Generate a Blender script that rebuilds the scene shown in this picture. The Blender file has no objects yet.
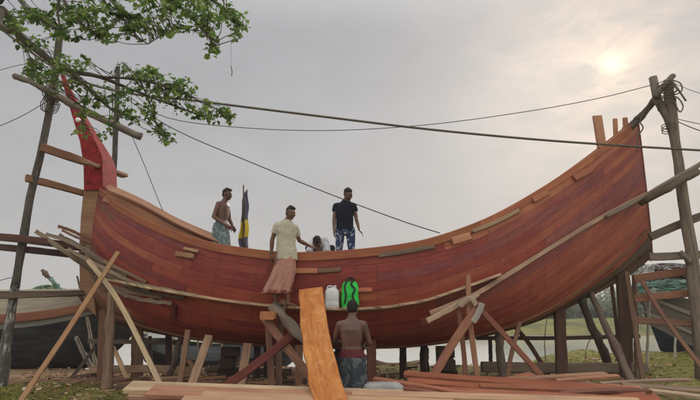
import bpy, math, random
from mathutils import Vector, Matrix, noise
rnd = random.Random(11)
R = math.radians
S = bpy.context.scene
COL = S.collection

# ------------------------------------------------------------------ camera
FPX, CX, CY, PITCH, CAMZ = 529.0, 350.0, 200.0, R(12.3), 1.5
cam_d = bpy.data.cameras.new('camera'); cam = bpy.data.objects.new('camera', cam_d); COL.objects.link(cam)
cam.location = (0, 0, CAMZ); cam.rotation_euler = (math.pi/2 + PITCH, 0, 0)
cam_d.sensor_width = 36; cam_d.lens = 36*FPX/700; cam_d.clip_end = 3000; cam_d.clip_start = 0.05
S.camera = cam
S.view_settings.view_transform = 'Standard'; S.view_settings.look = 'None'
S.view_settings.exposure = 0.30; S.view_settings.gamma = 1; S.view_settings.use_curve_mapping = False
_f = Vector((0, math.cos(PITCH), math.sin(PITCH))); _u = Vector((0, -math.sin(PITCH), math.cos(PITCH)))
def W(px, py, Y):
    d = _f + _u*((CY-py)/FPX) + Vector((1, 0, 0))*((px-CX)/FPX)
    return Vector((0, 0, CAMZ)) + d*(Y/d.y)
def PX(p):
    q = Vector(p) - Vector((0, 0, CAMZ)); dz = q.dot(_f)
    return CX + FPX*q.x/dz, CY - FPX*q.dot(_u)/dz

# ------------------------------------------------------------------ world and sun
SUN_AZ, SUN_EL = R(25.5), R(25.0)
sdir = (W(612, 63, 100) - Vector((0, 0, CAMZ))).normalized()
w = bpy.data.worlds.new('World'); S.world = w; w.use_nodes = True
nt = w.node_tree; nt.nodes.clear(); N = nt.nodes.new; L = nt.links.new
def M_(nt, op, a, b=None, c=None, clamp=False):
    n = nt.nodes.new('ShaderNodeMath'); n.operation = op; n.use_clamp = clamp
    for i, v in enumerate((a, b, c)):
        if v is None: continue
        if isinstance(v, (int, float)): n.inputs[i].default_value = v
        else: nt.links.new(v, n.inputs[i])
    return n.outputs[0]
def MIXC(nt, fac, a, b, mode='MIX'):
    n = nt.nodes.new('ShaderNodeMix'); n.data_type = 'RGBA'; n.blend_type = mode; n.clamp_factor = True
    for s, v in ((n.inputs[0], fac), (n.inputs[6], a), (n.inputs[7], b)):
        if isinstance(v, (int, float)): s.default_value = v
        elif isinstance(v, tuple): s.default_value = (*v[:3], 1)
        else: nt.links.new(v, s)
    return n.outputs[2]
out = N('ShaderNodeOutputWorld'); bg = N('ShaderNodeBackground'); L(bg.outputs[0], out.inputs[0])
bg.inputs[1].default_value = 0.1
sky = N('ShaderNodeTexSky'); sky.sky_type = 'NISHITA'; sky.sun_disc = False
sky.sun_elevation = SUN_EL; sky.sun_rotation = SUN_AZ; sky.dust_density = 4
tc = N('ShaderNodeTexCoord'); vec = tc.outputs['Generated']
sep = N('ShaderNodeSeparateXYZ'); L(vec, sep.inputs[0])
dot = N('ShaderNodeVectorMath'); dot.operation = 'DOT_PRODUCT'; L(vec, dot.inputs[0]); dot.inputs[1].default_value = sdir
dsun = M_(nt, 'MAXIMUM', dot.outputs['Value'], 0.0)
mp = N('ShaderNodeMapping'); mp.inputs['Scale'].default_value = (1, 1, 2.2); L(vec, mp.inputs[0])
n1 = N('ShaderNodeTexNoise'); n1.inputs['Scale'].default_value = 2.3; n1.inputs['Detail'].default_value = 5
n1.inputs['Roughness'].default_value = 0.5; L(mp.outputs[0], n1.inputs[0])
n2 = N('ShaderNodeTexNoise'); n2.inputs['Scale'].default_value = 9; n2.inputs['Detail'].default_value = 6
n2.inputs['Roughness'].default_value = 0.62; n2.inputs['Distortion'].default_value = 0.6; L(mp.outputs[0], n2.inputs[0])
elev = M_(nt, 'MULTIPLY', sep.outputs['Z'], 1.0)
low = MIXC(nt, M_(nt, 'MULTIPLY', M_(nt, 'MAXIMUM', elev, 0.0), 2.2, clamp=True), (4.3, 4.2, 4.1), (3.5, 3.5, 3.62))
ceilc = MIXC(nt, M_(nt, 'MULTIPLY', M_(nt, 'SUBTRACT', elev, 0.5), 2.5, clamp=True), low, (9.0, 8.9, 8.7))
back = MIXC(nt, M_(nt, 'MULTIPLY_ADD', sep.outputs['Y'], -2.0, 0.55, clamp=True), ceilc, (10.5, 10.2, 9.7))
cl = M_(nt, 'MULTIPLY_ADD', n1.outputs[0], 0.36, 0.81)
cl2 = M_(nt, 'MULTIPLY_ADD', n2.outputs[0], 0.16, 0.92)
skyc = MIXC(nt, 1.0, back, M_(nt, 'MULTIPLY', cl, cl2), 'MULTIPLY')
skyc = MIXC(nt, 0.04, skyc, sky.outputs[0])
# sun veiled by thin cloud: a broad warm glow, a brighter patch and the blurred disc
tex = M_(nt, 'MULTIPLY', M_(nt, 'SUBTRACT', n2.outputs[0], 0.40), 4.5, clamp=True)
g1 = M_(nt, 'MULTIPLY', M_(nt, 'POWER', dsun, 22.0), 0.22)
g2 = M_(nt, 'MULTIPLY', M_(nt, 'MULTIPLY', M_(nt, 'POWER', dsun, 80.0), 1.7), tex)
g3 = M_(nt, 'MULTIPLY', M_(nt, 'MULTIPLY', M_(nt, 'POWER', dsun, 900.0), 1.7), M_(nt, 'MULTIPLY_ADD', tex, 0.8, 0.25))
g4 = M_(nt, 'MULTIPLY', M_(nt, 'POWER', dsun, 7000.0), 3.4)
def scol(fac, c):
    n = N('ShaderNodeVectorMath'); n.operation = 'SCALE'; n.inputs[0].default_value = c; L(fac, n.inputs[3]); return n.outputs[0]
for g, c in ((g1, (1.35, 1.0, 0.72)), (g2, (1.15, 0.60, 0.30)), (g3, (1.1, 0.72, 0.32)), (g4, (1.2, 0.95, 0.5))):
    skyc = MIXC(nt, 1.0, skyc, scol(g, c), 'ADD')
L(skyc, bg.inputs[0])
sl = bpy.data.lights.new('sun', 'SUN'); sl.energy = 1.5; sl.angle = R(12); sl.color = (1.0, 0.9, 0.76)
sun = bpy.data.objects.new('sun', sl); COL.objects.link(sun); sun.rotation_euler = (-sdir).to_track_quat('-Z', 'Y').to_euler()

# ------------------------------------------------------------------ materials
def newmat(name):
    m = bpy.data.materials.new(name); m.use_nodes = True; nt = m.node_tree
    b = nt.nodes['Principled BSDF']; return m, nt, b
def ramp(nt, fac, stops):
    r = nt.nodes.new('ShaderNodeValToRGB'); e = r.color_ramp.elements
    while len(e) < len(stops): e.new(0.5)
    for i, (p, c) in enumerate(stops):
        e[i].position = p; e[i].color = (*c, 1) if len(c) == 3 else c
    nt.links.new(fac, r.inputs[0]); return r.outputs[0]
def tnoise(nt, vec, scale, detail=4, rough=0.55, dist=0.0, mscale=None):
    if mscale:
        mp = nt.nodes.new('ShaderNodeMapping'); mp.inputs['Scale'].default_value = mscale
        nt.links.new(vec, mp.inputs[0]); vec = mp.outputs[0]
    n = nt.nodes.new('ShaderNodeTexNoise'); n.inputs['Scale'].default_value = scale; n.inputs['Detail'].default_value = detail
    n.inputs['Roughness'].default_value = rough; n.inputs['Distortion'].default_value = dist
    nt.links.new(vec, n.inputs[0]); return n.outputs[0]
def wood(name, contrast=0.35, rough=0.75, nails=False, blot=0.3, grain=28, bump=0.35, patch=0.0, patchcol=(0.4, 0.38, 0.35)):
    """wood whose own colour is stored per board in 'Col'; grain runs along U (metres)"""
    m, nt, b = newmat(name)
    at = nt.nodes.new('ShaderNodeAttribute'); at.attribute_name = 'Col'
    uv = nt.nodes.new('ShaderNodeUVMap'); uv.uv_map = 'UVMap'
    off = nt.nodes.new('ShaderNodeVectorMath'); off.operation = 'MULTIPLY_ADD'
    nt.links.new(at.outputs['Color'], off.inputs[0]); off.inputs[1].default_value = (91, 173, 57); nt.links.new(uv.outputs[0], off.inputs[2])
    v = off.outputs[0]
    g = tnoise(nt, v, 1.0, 6, 0.6, 0.8, (1.6, grain, 1))
    g2 = tnoise(nt, v, 1.0, 4, 0.6, 0.3, (5, grain*4.5, 1))
    bl = tnoise(nt, v, 1.0, 4, 0.6, 0.5, (1.1, 4.5, 1))
    a = M_(nt, 'MULTIPLY_ADD', g, contrast*2.2, 1-contrast*1.1)
    a = M_(nt, 'MULTIPLY', a, M_(nt, 'MULTIPLY_ADD', g2, contrast*1.0, 1-contrast*0.5))
    a = M_(nt, 'MULTIPLY', a, M_(nt, 'MULTIPLY_ADD', bl, blot*2.2, 1-blot*1.1))
    c = MIXC(nt, 1.0, at.outputs['Color'], a, 'MULTIPLY')
    hs = nt.nodes.new('ShaderNodeHueSaturation'); nt.links.new(c, hs.inputs['Color'])
    nt.links.new(M_(nt, 'MULTIPLY_ADD', bl, 0.05, 0.475), hs.inputs['Hue']); c = hs.outputs[0]
    hgt = M_(nt, 'ADD', g, M_(nt, 'MULTIPLY', g2, 0.5))
    if patch > 0:
        pn = tnoise(nt, v, 1.0, 5, 0.7, 0.4, (4, 14, 1))
        c = MIXC(nt, M_(nt, 'MULTIPLY', M_(nt, 'MULTIPLY', M_(nt, 'SUBTRACT', pn, 0.52), 9.0, clamp=True), patch), c, patchcol)
    if nails:
        s = nt.nodes.new('ShaderNodeSeparateXYZ'); nt.links.new(uv.outputs[0], s.inputs[0])
        fu = M_(nt, 'MULTIPLY', M_(nt, 'SUBTRACT', M_(nt, 'FRACT', M_(nt, 'DIVIDE', s.outputs[0], 0.37)), 0.5), 0.37)
        fv = M_(nt, 'MULTIPLY', M_(nt, 'SUBTRACT', M_(nt, 'FRACT', M_(nt, 'DIVIDE', s.outputs[1], 0.085)), 0.5), 0.085)
        d = M_(nt, 'SQRT', M_(nt, 'ADD', M_(nt, 'MULTIPLY', fu, fu), M_(nt, 'MULTIPLY', fv, fv)))
        pick = tnoise(nt, uv.outputs[0], 5.5, 1)
        k = M_(nt, 'MULTIPLY', M_(nt, 'LESS_THAN', d, 0.011), M_(nt, 'GREATER_THAN', pick, 0.42))
        c = MIXC(nt, M_(nt, 'MULTIPLY', k, 0.75), c, (0.02, 0.01, 0.01))
        # faint damp streaks beside the fastenings
        st = M_(nt, 'MULTIPLY', M_(nt, 'SUBTRACT', 0.05, M_(nt, 'ABSOLUTE', fu)), 12, clamp=True)
        c = MIXC(nt, M_(nt, 'MULTIPLY', M_(nt, 'MULTIPLY', st, pick), 0.24), c, (0.06, 0.02, 0.02))
        # chalky bloom and saw dust smears on the fresh planks
        ch = tnoise(nt, v, 1.0, 6, 0.7, 1.2, (0.9, 7, 1))
        c = MIXC(nt, M_(nt, 'MULTIPLY', M_(nt, 'MULTIPLY', M_(nt, 'SUBTRACT', ch, 0.53), 5, clamp=True), 0.22), c, (0.34, 0.13, 0.09))
    nt.links.new(c, b.inputs['Base Color'])
    nt.links.new(M_(nt, 'MULTIPLY_ADD', bl, 0.25, rough-0.12), b.inputs['Roughness'])
    b.inputs['Specular IOR Level'].default_value = 0.3
    bp = nt.nodes.new('ShaderNodeBump'); bp.inputs['Strength'].default_value = bump; bp.inputs['Distance'].default_value = 0.012
    nt.links.new(hgt, bp.inputs['Height']); nt.links.new(bp.outputs[0], b.inputs['Normal'])
    return m
def plain(name, col, rough=0.8, var=0.25, scale=8, bump=0.2, bscale=None, spec=0.3, col2=None, mscale=None):
    m, nt, b = newmat(name)
    tcn = nt.nodes.new('ShaderNodeTexCoord'); v = tcn.outputs['Object']
    n = tnoise(nt, v, scale, 5, 0.6, 0.2, mscale)
    c2 = col2 or tuple(x*(1-var) for x in col); c1 = col if col2 else tuple(min(1, x*(1+var)) for x in col)
    nt.links.new(ramp(nt, n, [(0.35, c2), (0.65, c1)]), b.inputs['Base Color'])
    b.inputs['Roughness'].default_value = rough; b.inputs['Specular IOR Level'].default_value = spec
    if bump:
        nb = tnoise(nt, v, bscale or scale*3, 4, 0.6)
        bp = nt.nodes.new('ShaderNodeBump'); bp.inputs['Strength'].default_value = bump; bp.inputs['Distance'].default_value = 0.02
        nt.links.new(nb, bp.inputs['Height']); nt.links.new(bp.outputs[0], b.inputs['Normal'])
    return m
MAT = {}
MAT['hull'] = wood('hull_planks', 0.42, 0.58, nails=True, blot=0.42, grain=20, bump=0.35)
MAT['wood'] = wood('sawn_timber', 0.34, 0.8, blot=0.30, grain=26)
MAT['old'] = wood('weathered_timber', 0.55, 0.9, blot=0.42, grain=34, bump=0.8)
MAT['bark'] = wood('pole_bark', 0.7, 0.95, blot=0.6, grain=16, bump=1.0, patch=0.5, patchcol=(0.20, 0.18, 0.155))
MAT['peel'] = wood('peeling_bark', 0.5, 0.95, blot=0.5, grain=9, bump=1.0, patch=0.9, patchcol=(0.42, 0.41, 0.38))
MAT['slab'] = wood('fresh_slab', 0.22, 0.75, blot=0.5, grain=9, bump=0.6)
MAT['rope'] = plain('rope_fibre', (0.12, 0.105, 0.085), 0.95, 0.4, 60, 0.5)
MAT['cable'] = plain('black_cable', (0.03, 0.03, 0.03), 0.6, 0.3, 20, 0)
MAT['blackhull'] = plain('tarred_hull', (0.012, 0.013, 0.014), 0.62, 0.3, 1.6, 0.35, col2=(0.04, 0.043, 0.045), mscale=(0.7, 0.7, 3))
MAT['navyhull'] = plain('navy_hull', (0.010, 0.014, 0.025), 0.6, 0.3, 2.2, 0.3, col2=(0.03, 0.036, 0.05), mscale=(0.7, 0.7, 3))
MAT['grass'] = None
def attrmat(name, rough=0.85, trans=0.0, spec=0.25):
    m, nt, b = newmat(name)
    at = nt.nodes.new('ShaderNodeAttribute'); at.attribute_name = 'Col'
    nt.links.new(at.outputs['Color'], b.inputs['Base Color']); b.inputs['Roughness'].default_value = rough
    b.inputs['Specular IOR Level'].default_value = spec
    if trans:
        t = nt.nodes.new('ShaderNodeBsdfTranslucent'); hs = nt.nodes.new('ShaderNodeHueSaturation')
        nt.links.new(at.outputs['Color'], hs.inputs['Color']); hs.inputs['Value'].default_value = 1.5
        nt.links.new(hs.outputs[0], t.inputs[0])
        mx = nt.nodes.new('ShaderNodeMixShader'); mx.inputs[0].default_value = trans
        nt.links.new(b.outputs[0], mx.inputs[1]); nt.links.new(t.outputs[0], mx.inputs[2])
        nt.links.new(mx.outputs[0], nt.nodes['Material Output'].inputs[0])
    return m
MAT['leaf'] = attrmat('leaf', 0.5, 0.5, 0.4)
MAT['blade'] = attrmat('grass_blade', 0.8, 0.25)
MAT['chip'] = attrmat('wood_chip', 0.9)
MAT['cloth'] = None
def clothmat(name, c1, c2=None, kind='plain', scale=30):
    m, nt, b = newmat(name); tcn = nt.nodes.new('ShaderNodeTexCoord'); v = tcn.outputs['Object']
    n = tnoise(nt, v, 6, 4)
    base = ramp(nt, n, [(0.3, tuple(x*0.8 for x in c1)), (0.7, c1)])
    if kind == 'camo':
        k = tnoise(nt, v, scale, 3, 0.5, 1.0)
        base = MIXC(nt, M_(nt, 'MULTIPLY', M_(nt, 'SUBTRACT', k, 0.53), 14, clamp=True), base, c2)
    if kind == 'check':
        s = nt.nodes.new('ShaderNodeSeparateXYZ'); nt.links.new(v, s.inputs[0])
        a = M_(nt, 'LESS_THAN', M_(nt, 'FRACT', M_(nt, 'MULTIPLY', s.outputs[2], scale)), 0.25)
        uvn = nt.nodes.new('ShaderNodeUVMap'); uvn.uv_map = 'UVMap'; s2 = nt.nodes.new('ShaderNodeSeparateXYZ'); nt.links.new(uvn.outputs[0], s2.inputs[0])
        c = M_(nt, 'LESS_THAN', M_(nt, 'FRACT', M_(nt, 'MULTIPLY', s2.outputs[0], scale)), 0.25)
        base = MIXC(nt, M_(nt, 'MULTIPLY', M_(nt, 'ADD', a, c), 0.4), base, c2)
    nt.links.new(base, b.inputs['Base Color']); b.inputs['Roughness'].default_value = 0.9; b.inputs['Specular IOR Level'].default_value = 0.1
    w1 = tnoise(nt, v, 9, 4, 0.55, 1.0, (1, 1, 0.6)); bp = nt.nodes.new('ShaderNodeBump'); bp.inputs['Strength'].default_value = 0.6
    bp.inputs['Distance'].default_value = 0.04; nt.links.new(w1, bp.inputs['Height']); nt.links.new(bp.outputs[0], b.inputs['Normal'])
    return m

# ------------------------------------------------------------------ mesh building
class MB:
    def __init__(s): s.v = []; s.f = []; s.uv = []; s.c = []
    def grid(s, P, col, closed=False, uvs=None, caps=False, flip=False):
        """P[i][j] rows of points; closed joins the last column to the first"""
        b = len(s.v); ni, nj = len(P), len(P[0])
        for r in P: s.v.extend([tuple(p) for p in r])
        us = [0.0]
        for i in range(1, ni): us.append(us[-1] + (Vector(P[i][0])-Vector(P[i-1][0])).length)
        vs = [0.0]; mid = ni//2
        for j in range(1, nj+1): vs.append(vs[-1] + (Vector(P[mid][j % nj])-Vector(P[mid][j-1])).length)
        o = rnd.random()*20 if uvs is None else 0
        for i in range(ni-1):
            for j in range(nj if closed else nj-1):
                k = (j+1) % nj
                q = (b+i*nj+j, b+i*nj+k, b+(i+1)*nj+k, b+(i+1)*nj+j)
                if uvs is None: u4 = ((us[i], vs[j]+o), (us[i], vs[j+1]+o), (us[i+1], vs[j+1]+o), (us[i+1], vs[j]+o))
                else: u4 = (uvs[i][j], uvs[i][k], uvs[i+1][k], uvs[i+1][j])
                if flip: q = q[::-1]; u4 = u4[::-1]
                s.f.append(q); s.uv.append(u4); s.c.append(col[i][j] if isinstance(col, list) else col)
        if caps:
            for i, rev in ((0, True), (ni-1, False)):
                q = [b+i*nj+j for j in range(nj)]
                c0 = Vector(P[i][0]); u = [(Vector(P[i][j]).x*0.2+0.1*j/nj, (Vector(P[i][j])-c0).length) for j in range(nj)]
                if rev: q = q[::-1]; u = u[::-1]
                s.f.append(tuple(q)); s.uv.append(tuple(u)); s.c.append(tuple(x*0.85 for x in (col if not isinstance(col, list) else col[0][0])))
    def face(s, pts, col):
        b = len(s.v); s.v.extend([tuple(p) for p in pts]); s.f.append(tuple(range(b, b+len(pts))))
        s.uv.append(tuple((p[0], p[1]+p[2]) for p in pts)); s.c.append(col)
    def plank(s, path, w, t, col, face=(0, -1, 0), n=None, rough=0.0, taper=1.0, cham=0.12):
        """rectangular board swept along a path; its broad side looks along 'face'"""
        path = [Vector(p) for p in path]
        if n:
            out = []
            for a, b in zip(path, path[1:]):
                k = max(1, n//(len(path)-1))
                out += [a.lerp(b, i/k) for i in range(k)]
            path = out + [path[-1]]
        rows = []; L_ = len(path); seed = rnd.random()*50
        for i, p in enumerate(path):
            tg = (path[min(i+1, L_-1)]-path[max(i-1, 0)]).normalized()
            fc = Vector(face); fc = (fc - tg*fc.dot(tg)).normalized(); sd = tg.cross(fc).normalized()
            k = 1+(taper-1)*i/max(1, L_-1)
            ww, tt = w*k/2, t*k/2; c = min(ww, tt)*cham*2
            j = [rough*noise.noise(Vector((seed+i*0.7, q*3.1, 0.0))) for q in range(4)]
            rows.append([p+sd*a+fc*b_ for a, b_ in ((ww-c+j[0], tt), (ww+j[0], tt-c), (ww+j[1], -tt+c), (ww-c+j[1], -tt), (-ww+c+j[2], -tt), (-ww+j[2], -tt+c), (-ww+j[3], tt-c), (-ww+c+j[3], tt))])
        s.grid(rows, col, closed=True, caps=True)
        return s
    def tube(s, path, r, col, n=10, rough=0.0, knots=0.0, ell=1.0):
        path = [Vector(p) for p in path]; L_ = len(path); seed = rnd.random()*50
        rr = r if isinstance(r, (list, tuple)) else [r]*L_
        rows = []; up = Vector((0.13, -0.9, 0.3)).normalized()
        for i, p in enumerate(path):
            tg = (path[min(i+1, L_-1)]-path[max(i-1, 0)]).normalized()
            a = (up - tg*up.dot(tg)); a = a.normalized() if a.length > 1e-4 else tg.orthogonal().normalized()
            up = a; b_ = tg.cross(a)
            row = []
            for j in range(n):
                an = 2*math.pi*j/n
                q = 1+rough*noise.noise(Vector((seed+math.cos(an)*1.2, math.sin(an)*1.2, i*0.45)))*2+knots*max(0, noise.noise(Vector((seed*2+math.cos(an), math.sin(an), i*1.3)))-0.25)*3
                row.append(p+(a*math.cos(an)*ell+b_*math.sin(an))*rr[i]*q)
            rows.append(row)
        s.grid(rows, col, closed=True, caps=True); return s
    def ell(s, c, r, col, rot=None, nu=12, nv=16):
        c = Vector(c); rows = []
        for i in range(nu+1):
            a = math.pi*i/nu
            if i == 0: a = 0.02
            if i == nu: a = math.pi-0.02
            row = []
            for j in range(nv):
                b_ = 2*math.pi*j/nv
                p = Vector((math.sin(a)*math.cos(b_)*r[0], math.sin(a)*math.sin(b_)*r[1], math.cos(a)*r[2]))
                if rot: p = rot @ p
                row.append(c+p)
            rows.append(row)
        s.grid(rows, col, closed=True, caps=True, flip=True); return s
    def build(s, name, mat, parent=None, smooth=False):
        me = bpy.data.meshes.new(name); me.from_pydata(s.v, [], s.f)
        fu = []; fc = []
        for q, c in zip(s.uv, s.c):
            for t in q: fu.extend(t[:2]); fc.extend((*c[:3], 1.0))
        me.uv_layers.new(name='UVMap'); me.uv_layers['UVMap'].data.foreach_set('uv', fu)
        me.color_attributes.new('Col', 'FLOAT_COLOR', 'CORNER'); me.color_attributes['Col'].data.foreach_set('color', fc)
        me.polygons.foreach_set('use_smooth', [smooth]*len(s.f)); me.materials.append(mat); me.update()
        o = bpy.data.objects.new(name, me); COL.objects.link(o)
        if parent: o.parent = parent
        return o
def tag(o, label=None, cat=None, group=None, kind=None):
    if label: o['label'] = label
    if cat: o['category'] = cat
    if group: o['group'] = group
    if kind: o['kind'] = kind
    return o
def empty(name, loc=(0, 0, 0), label=None, cat=None, group=None):
    o = bpy.data.objects.new(name, None); COL.objects.link(o); o.location = loc; o.empty_display_size = 0.2
    return tag(o, label, cat, group)
def jit(c, a=0.15):
    k = 1+rnd.uniform(-a, a); return tuple(max(0, x*k*(1+rnd.uniform(-a, a)*0.3)) for x in c)
def smooth(a, b, x):
    t = max(0, min(1, (x-a)/(b-a))); return t*t*(3-2*t)
def crom(P, t):
    n = len(P)-1; x = max(0, min(n-1e-6, t*n)); i = int(x); f = x-i
    p0, p1, p2, p3 = P[max(0, i-1)], P[i], P[i+1], P[min(n, i+2)]
    return 0.5*((2*p1)+(p2-p0)*f+(2*p0-5*p1+4*p2-p3)*f*f+(3*p1-p0-3*p2+p3)*f*f*f)
def curve(pts, n=24): return [crom(pts, i/n) for i in range(n+1)]

# colours (linear base colours)
C_RED, C_MAR, C_PUR, C_ORG = (0.27, 0.053, 0.033), (0.225, 0.041, 0.030), (0.185, 0.038, 0.036), (0.31, 0.078, 0.042)
C_RAIL = (0.31, 0.112, 0.056); C_TAN = (0.36, 0.21, 0.115); C_PALE = (0.50, 0.36, 0.22); C_GREY = (0.24, 0.20, 0.165)
C_BRN = (0.17, 0.095, 0.06); C_DARK = (0.075, 0.047, 0.036); C_FRESH = (0.47, 0.20, 0.085); C_SAW = (0.40, 0.14, 0.072)

# ------------------------------------------------------------------ ground, river
def brow(x): return 13.6 + 3.3*smooth(4.2, 6.5, x) + 1.6*smooth(-3.0, -5.0, x)
def gz(x, y):
    z = 0.30*smooth(6.3, 9.4, y)
    z += 0.05*noise.noise(Vector((x*0.5, y*0.5, 3))) + 0.025*noise.noise(Vector((x*1.9, y*1.9, 7)))
    z += 0.16*smooth(4.6, 6.6, x)*smooth(9, 11, y)*(0.6+noise.noise(Vector((x*0.8, y*0.8, 1))))
    z -= 0.2*smooth(-3.0, -4.5, x)*smooth(11.0, 13.2, y)
    if y > brow(x)-0.5: z -= 1.7*smooth(brow(x)-0.5, brow(x)+6, y)
    if y > 40: z += 2.35*smooth(45.5, 62, y) + 0.12*noise.noise(Vector((x*0.15, y*0.15, 3)))
    return z
def axis(vals):
    out = []
    for a, b, n in vals: out += [a+(b-a)*i/n for i in range(n)]
    return out+[vals[-1][1]]
gx = axis([(-900, -60, 12), (-60, -12, 20), (-12, 12, 130), (12, 60, 20), (60, 900, 12)])
gy = axis([(-40, 3, 8), (3, 22, 120), (22, 44, 12), (44, 64, 24), (64, 140, 14), (140, 1500, 10)])
g = MB(); g.grid([[(x, y, gz(x, y)) for x in gx] for y in gy], (0.2, 0.1, 0.05), flip=True)
m, nt, b = newmat('bank_soil')
tcn = nt.nodes.new('ShaderNodeTexCoord'); v = tcn.outputs['Object']; s = nt.nodes.new('ShaderNodeSeparateXYZ'); nt.links.new(v, s.inputs[0])
na = tnoise(nt, v, 1.1, 6, 0.65); nb = tnoise(nt, v, 9, 6, 0.7, 0.5); nc = tnoise(nt, v, 42, 4, 0.7)
dirt = ramp(nt, nb, [(0.3, (0.12, 0.065, 0.042)), (0.52, (0.25, 0.14, 0.085)), (0.7, (0.38, 0.25, 0.155))])
dirt = MIXC(nt, M_(nt, 'MULTIPLY', M_(nt, 'SUBTRACT', nc, 0.58), 8, clamp=True), dirt, (0.40, 0.29, 0.18))
green = ramp(nt, nb, [(0.3, (0.09, 0.105, 0.025)), (0.5, (0.25, 0.25, 0.055)), (0.68, (0.44, 0.39, 0.16))])
def sm(nt, x, a, b_):
    n = nt.nodes.new('ShaderNodeMapRange'); n.interpolation_type = 'SMOOTHSTEP'; nt.links.new(x, n.inputs[0])
    n.inputs[1].default_value = a; n.inputs[2].default_value = b_; return n.outputs[0]
xw = M_(nt, 'MULTIPLY_ADD', na, 3.0, s.outputs[0]); yw = M_(nt, 'MULTIPLY_ADD', na, 2.0, s.outputs[1])
left = M_(nt, 'MULTIPLY', sm(nt, xw, -1.9, -2.9), sm(nt, yw, 10.9, 9.9))
right = sm(nt, xw, 5.0, 6.4); mid = M_(nt, 'MULTIPLY', sm(nt, xw, 0.8, 2.6), sm(nt, yw, 11.6, 13.4))
far = sm(nt, s.outputs[1], 40, 44)
gm = M_(nt, 'MAXIMUM', M_(nt, 'MAXIMUM', left, right), M_(nt, 'MAXIMUM', M_(nt, 'MULTIPLY', mid, 0.8), far))
gm = M_(nt, 'MULTIPLY', gm, M_(nt, 'MULTIPLY_ADD', nb, 0.9, 0.45), clamp=True)
sand = M_(nt, 'MULTIPLY', sm(nt, yw, 11.2, 13.0), sm(nt, xw, -1.0, -3.0))
dirt = MIXC(nt, M_(nt, 'MULTIPLY', sand, 0.75), dirt, (0.42, 0.31, 0.17))
fn = tnoise(nt, v, 0.22, 5, 0.65); green = MIXC(nt, M_(nt, 'MULTIPLY', far, M_(nt, 'MULTIPLY', M_(nt, 'SUBTRACT', fn, 0.42), 5, clamp=True)), green, (0.10, 0.125, 0.05))
c = MIXC(nt, gm, dirt, green)
mud = sm(nt, s.outputs[2], -0.12, -0.3); mud = M_(nt, 'MULTIPLY', mud, sm(nt, s.outputs[1], 70, 40))
c = MIXC(nt, mud, c, (0.20, 0.165, 0.12))
nt.links.new(c, b.inputs['Base Color']); b.inputs['Roughness'].default_value = 0.95; b.inputs['Specular IOR Level'].default_value = 0.15
bp = nt.nodes.new('ShaderNodeBump'); bp.inputs['Strength'].default_value = 0.9; bp.inputs['Distance'].default_value = 0.06
nt.links.new(M_(nt, 'ADD', nb, nc), bp.inputs['Height']); nt.links.new(bp.outputs[0], b.inputs['Normal'])
tag(g.build('ground', m, smooth=True), 'muddy river bank of bare soil, sand and patchy grass', 'ground', kind='structure')

m, nt, b = newmat('river_water'); tcn = nt.nodes.new('ShaderNodeTexCoord'); v = tcn.outputs['Object']
b.inputs['Base Color'].default_value = (0.52, 0.51, 0.47, 1); b.inputs['Roughness'].default_value = 0.08; b.inputs['IOR'].default_value = 1.33
nw = tnoise(nt, v, 2.2, 4, 0.6, 0.4, (1, 0.35, 1)); bp = nt.nodes.new('ShaderNodeBump'); bp.inputs['Strength'].default_value = 0.25; bp.inputs['Distance'].default_value = 0.05
nt.links.new(nw, bp.inputs['Height']); nt.links.new(bp.outputs[0], b.inputs['Normal'])
g = MB(); WZ = -0.42
g.grid([[(x, y, WZ) for x in (-600, -30, 0, 30, 600)] for y in (14.5, 25, 40, 62)], (0.2, 0.2, 0.2), flip=True)
tag(g.build('river', m), 'still pale river between the yard and the far bank', 'river', kind='structure')

# ------------------------------------------------------------------ the hull under construction
YC = 11.0
SH = [(101, 189, 10.62), (112, 200, 10.36), (130, 212, 10.05), (160, 227, 9.72), (200, 241, 9.45), (240, 249, 9.30), (290, 254, 9.22), (345, 252, 9.2),
      (400, 246, 9.22), (440, 237, 9.30), (490, 218, 9.48), (540, 190, 9.78), (590, 157, 10.2), (620, 134, 10.55), (636, 120, 10.82)]
KE = [(82, 292, 11), (92, 306, 11), (112, 318, 11), (150, 328, 11), (195, 336, 11), (240, 341, 11), (290, 344, 11), (345, 345, 11),
      (400, 344, 11), (440, 340, 11), (490, 331, 11), (540, 316, 11), (590, 292, 11), (626, 272, 11), (650, 252, 11)]
SHW = [W(*p) for p in SH]; KEW = [W(*p) for p in KE]
def sec_n(s):
    return 1.35 + 1.35*math.sin(math.pi*max(0.0, min(1, s)))**0.8
_cache = {}
def section(s):
    k = round(s, 5)
    if k in _cache: return _cache[k]
    a = crom(SHW, s); kk = crom(KEW, s); n = sec_n(s); b_ = max(0.03, YC-a.y)
    pts = []
    for i in range(41):
        th = (i/40)*math.pi/2
        cy, cz = max(0, math.cos(th))**(2/n), math.sin(th)**(2/n)
        if i == 40: cy, cz = 0, 1
        pts.append(Vector((a.x+(kk.x-a.x)*cz, YC-b_*cy, a.z+(kk.z-a.z)*cz)))
    al = [0.0]
    for i in range(40): al.append(al[-1]+(pts[i+1]-pts[i]).length)
    _cache[k] = (pts, al); return _cache[k]
def hp(s, v, side=-1):
    pts, al = section(s); t = max(0, min(1, v))*al[-1]; i = 0
    while i < 39 and al[i+1] < t: i += 1
    f = (t-al[i])/max(1e-6, al[i+1]-al[i]); p = pts[i].lerp(pts[i+1], f)
    return p if side < 0 else Vector((p.x, 2*YC-p.y, p.z))
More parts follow.
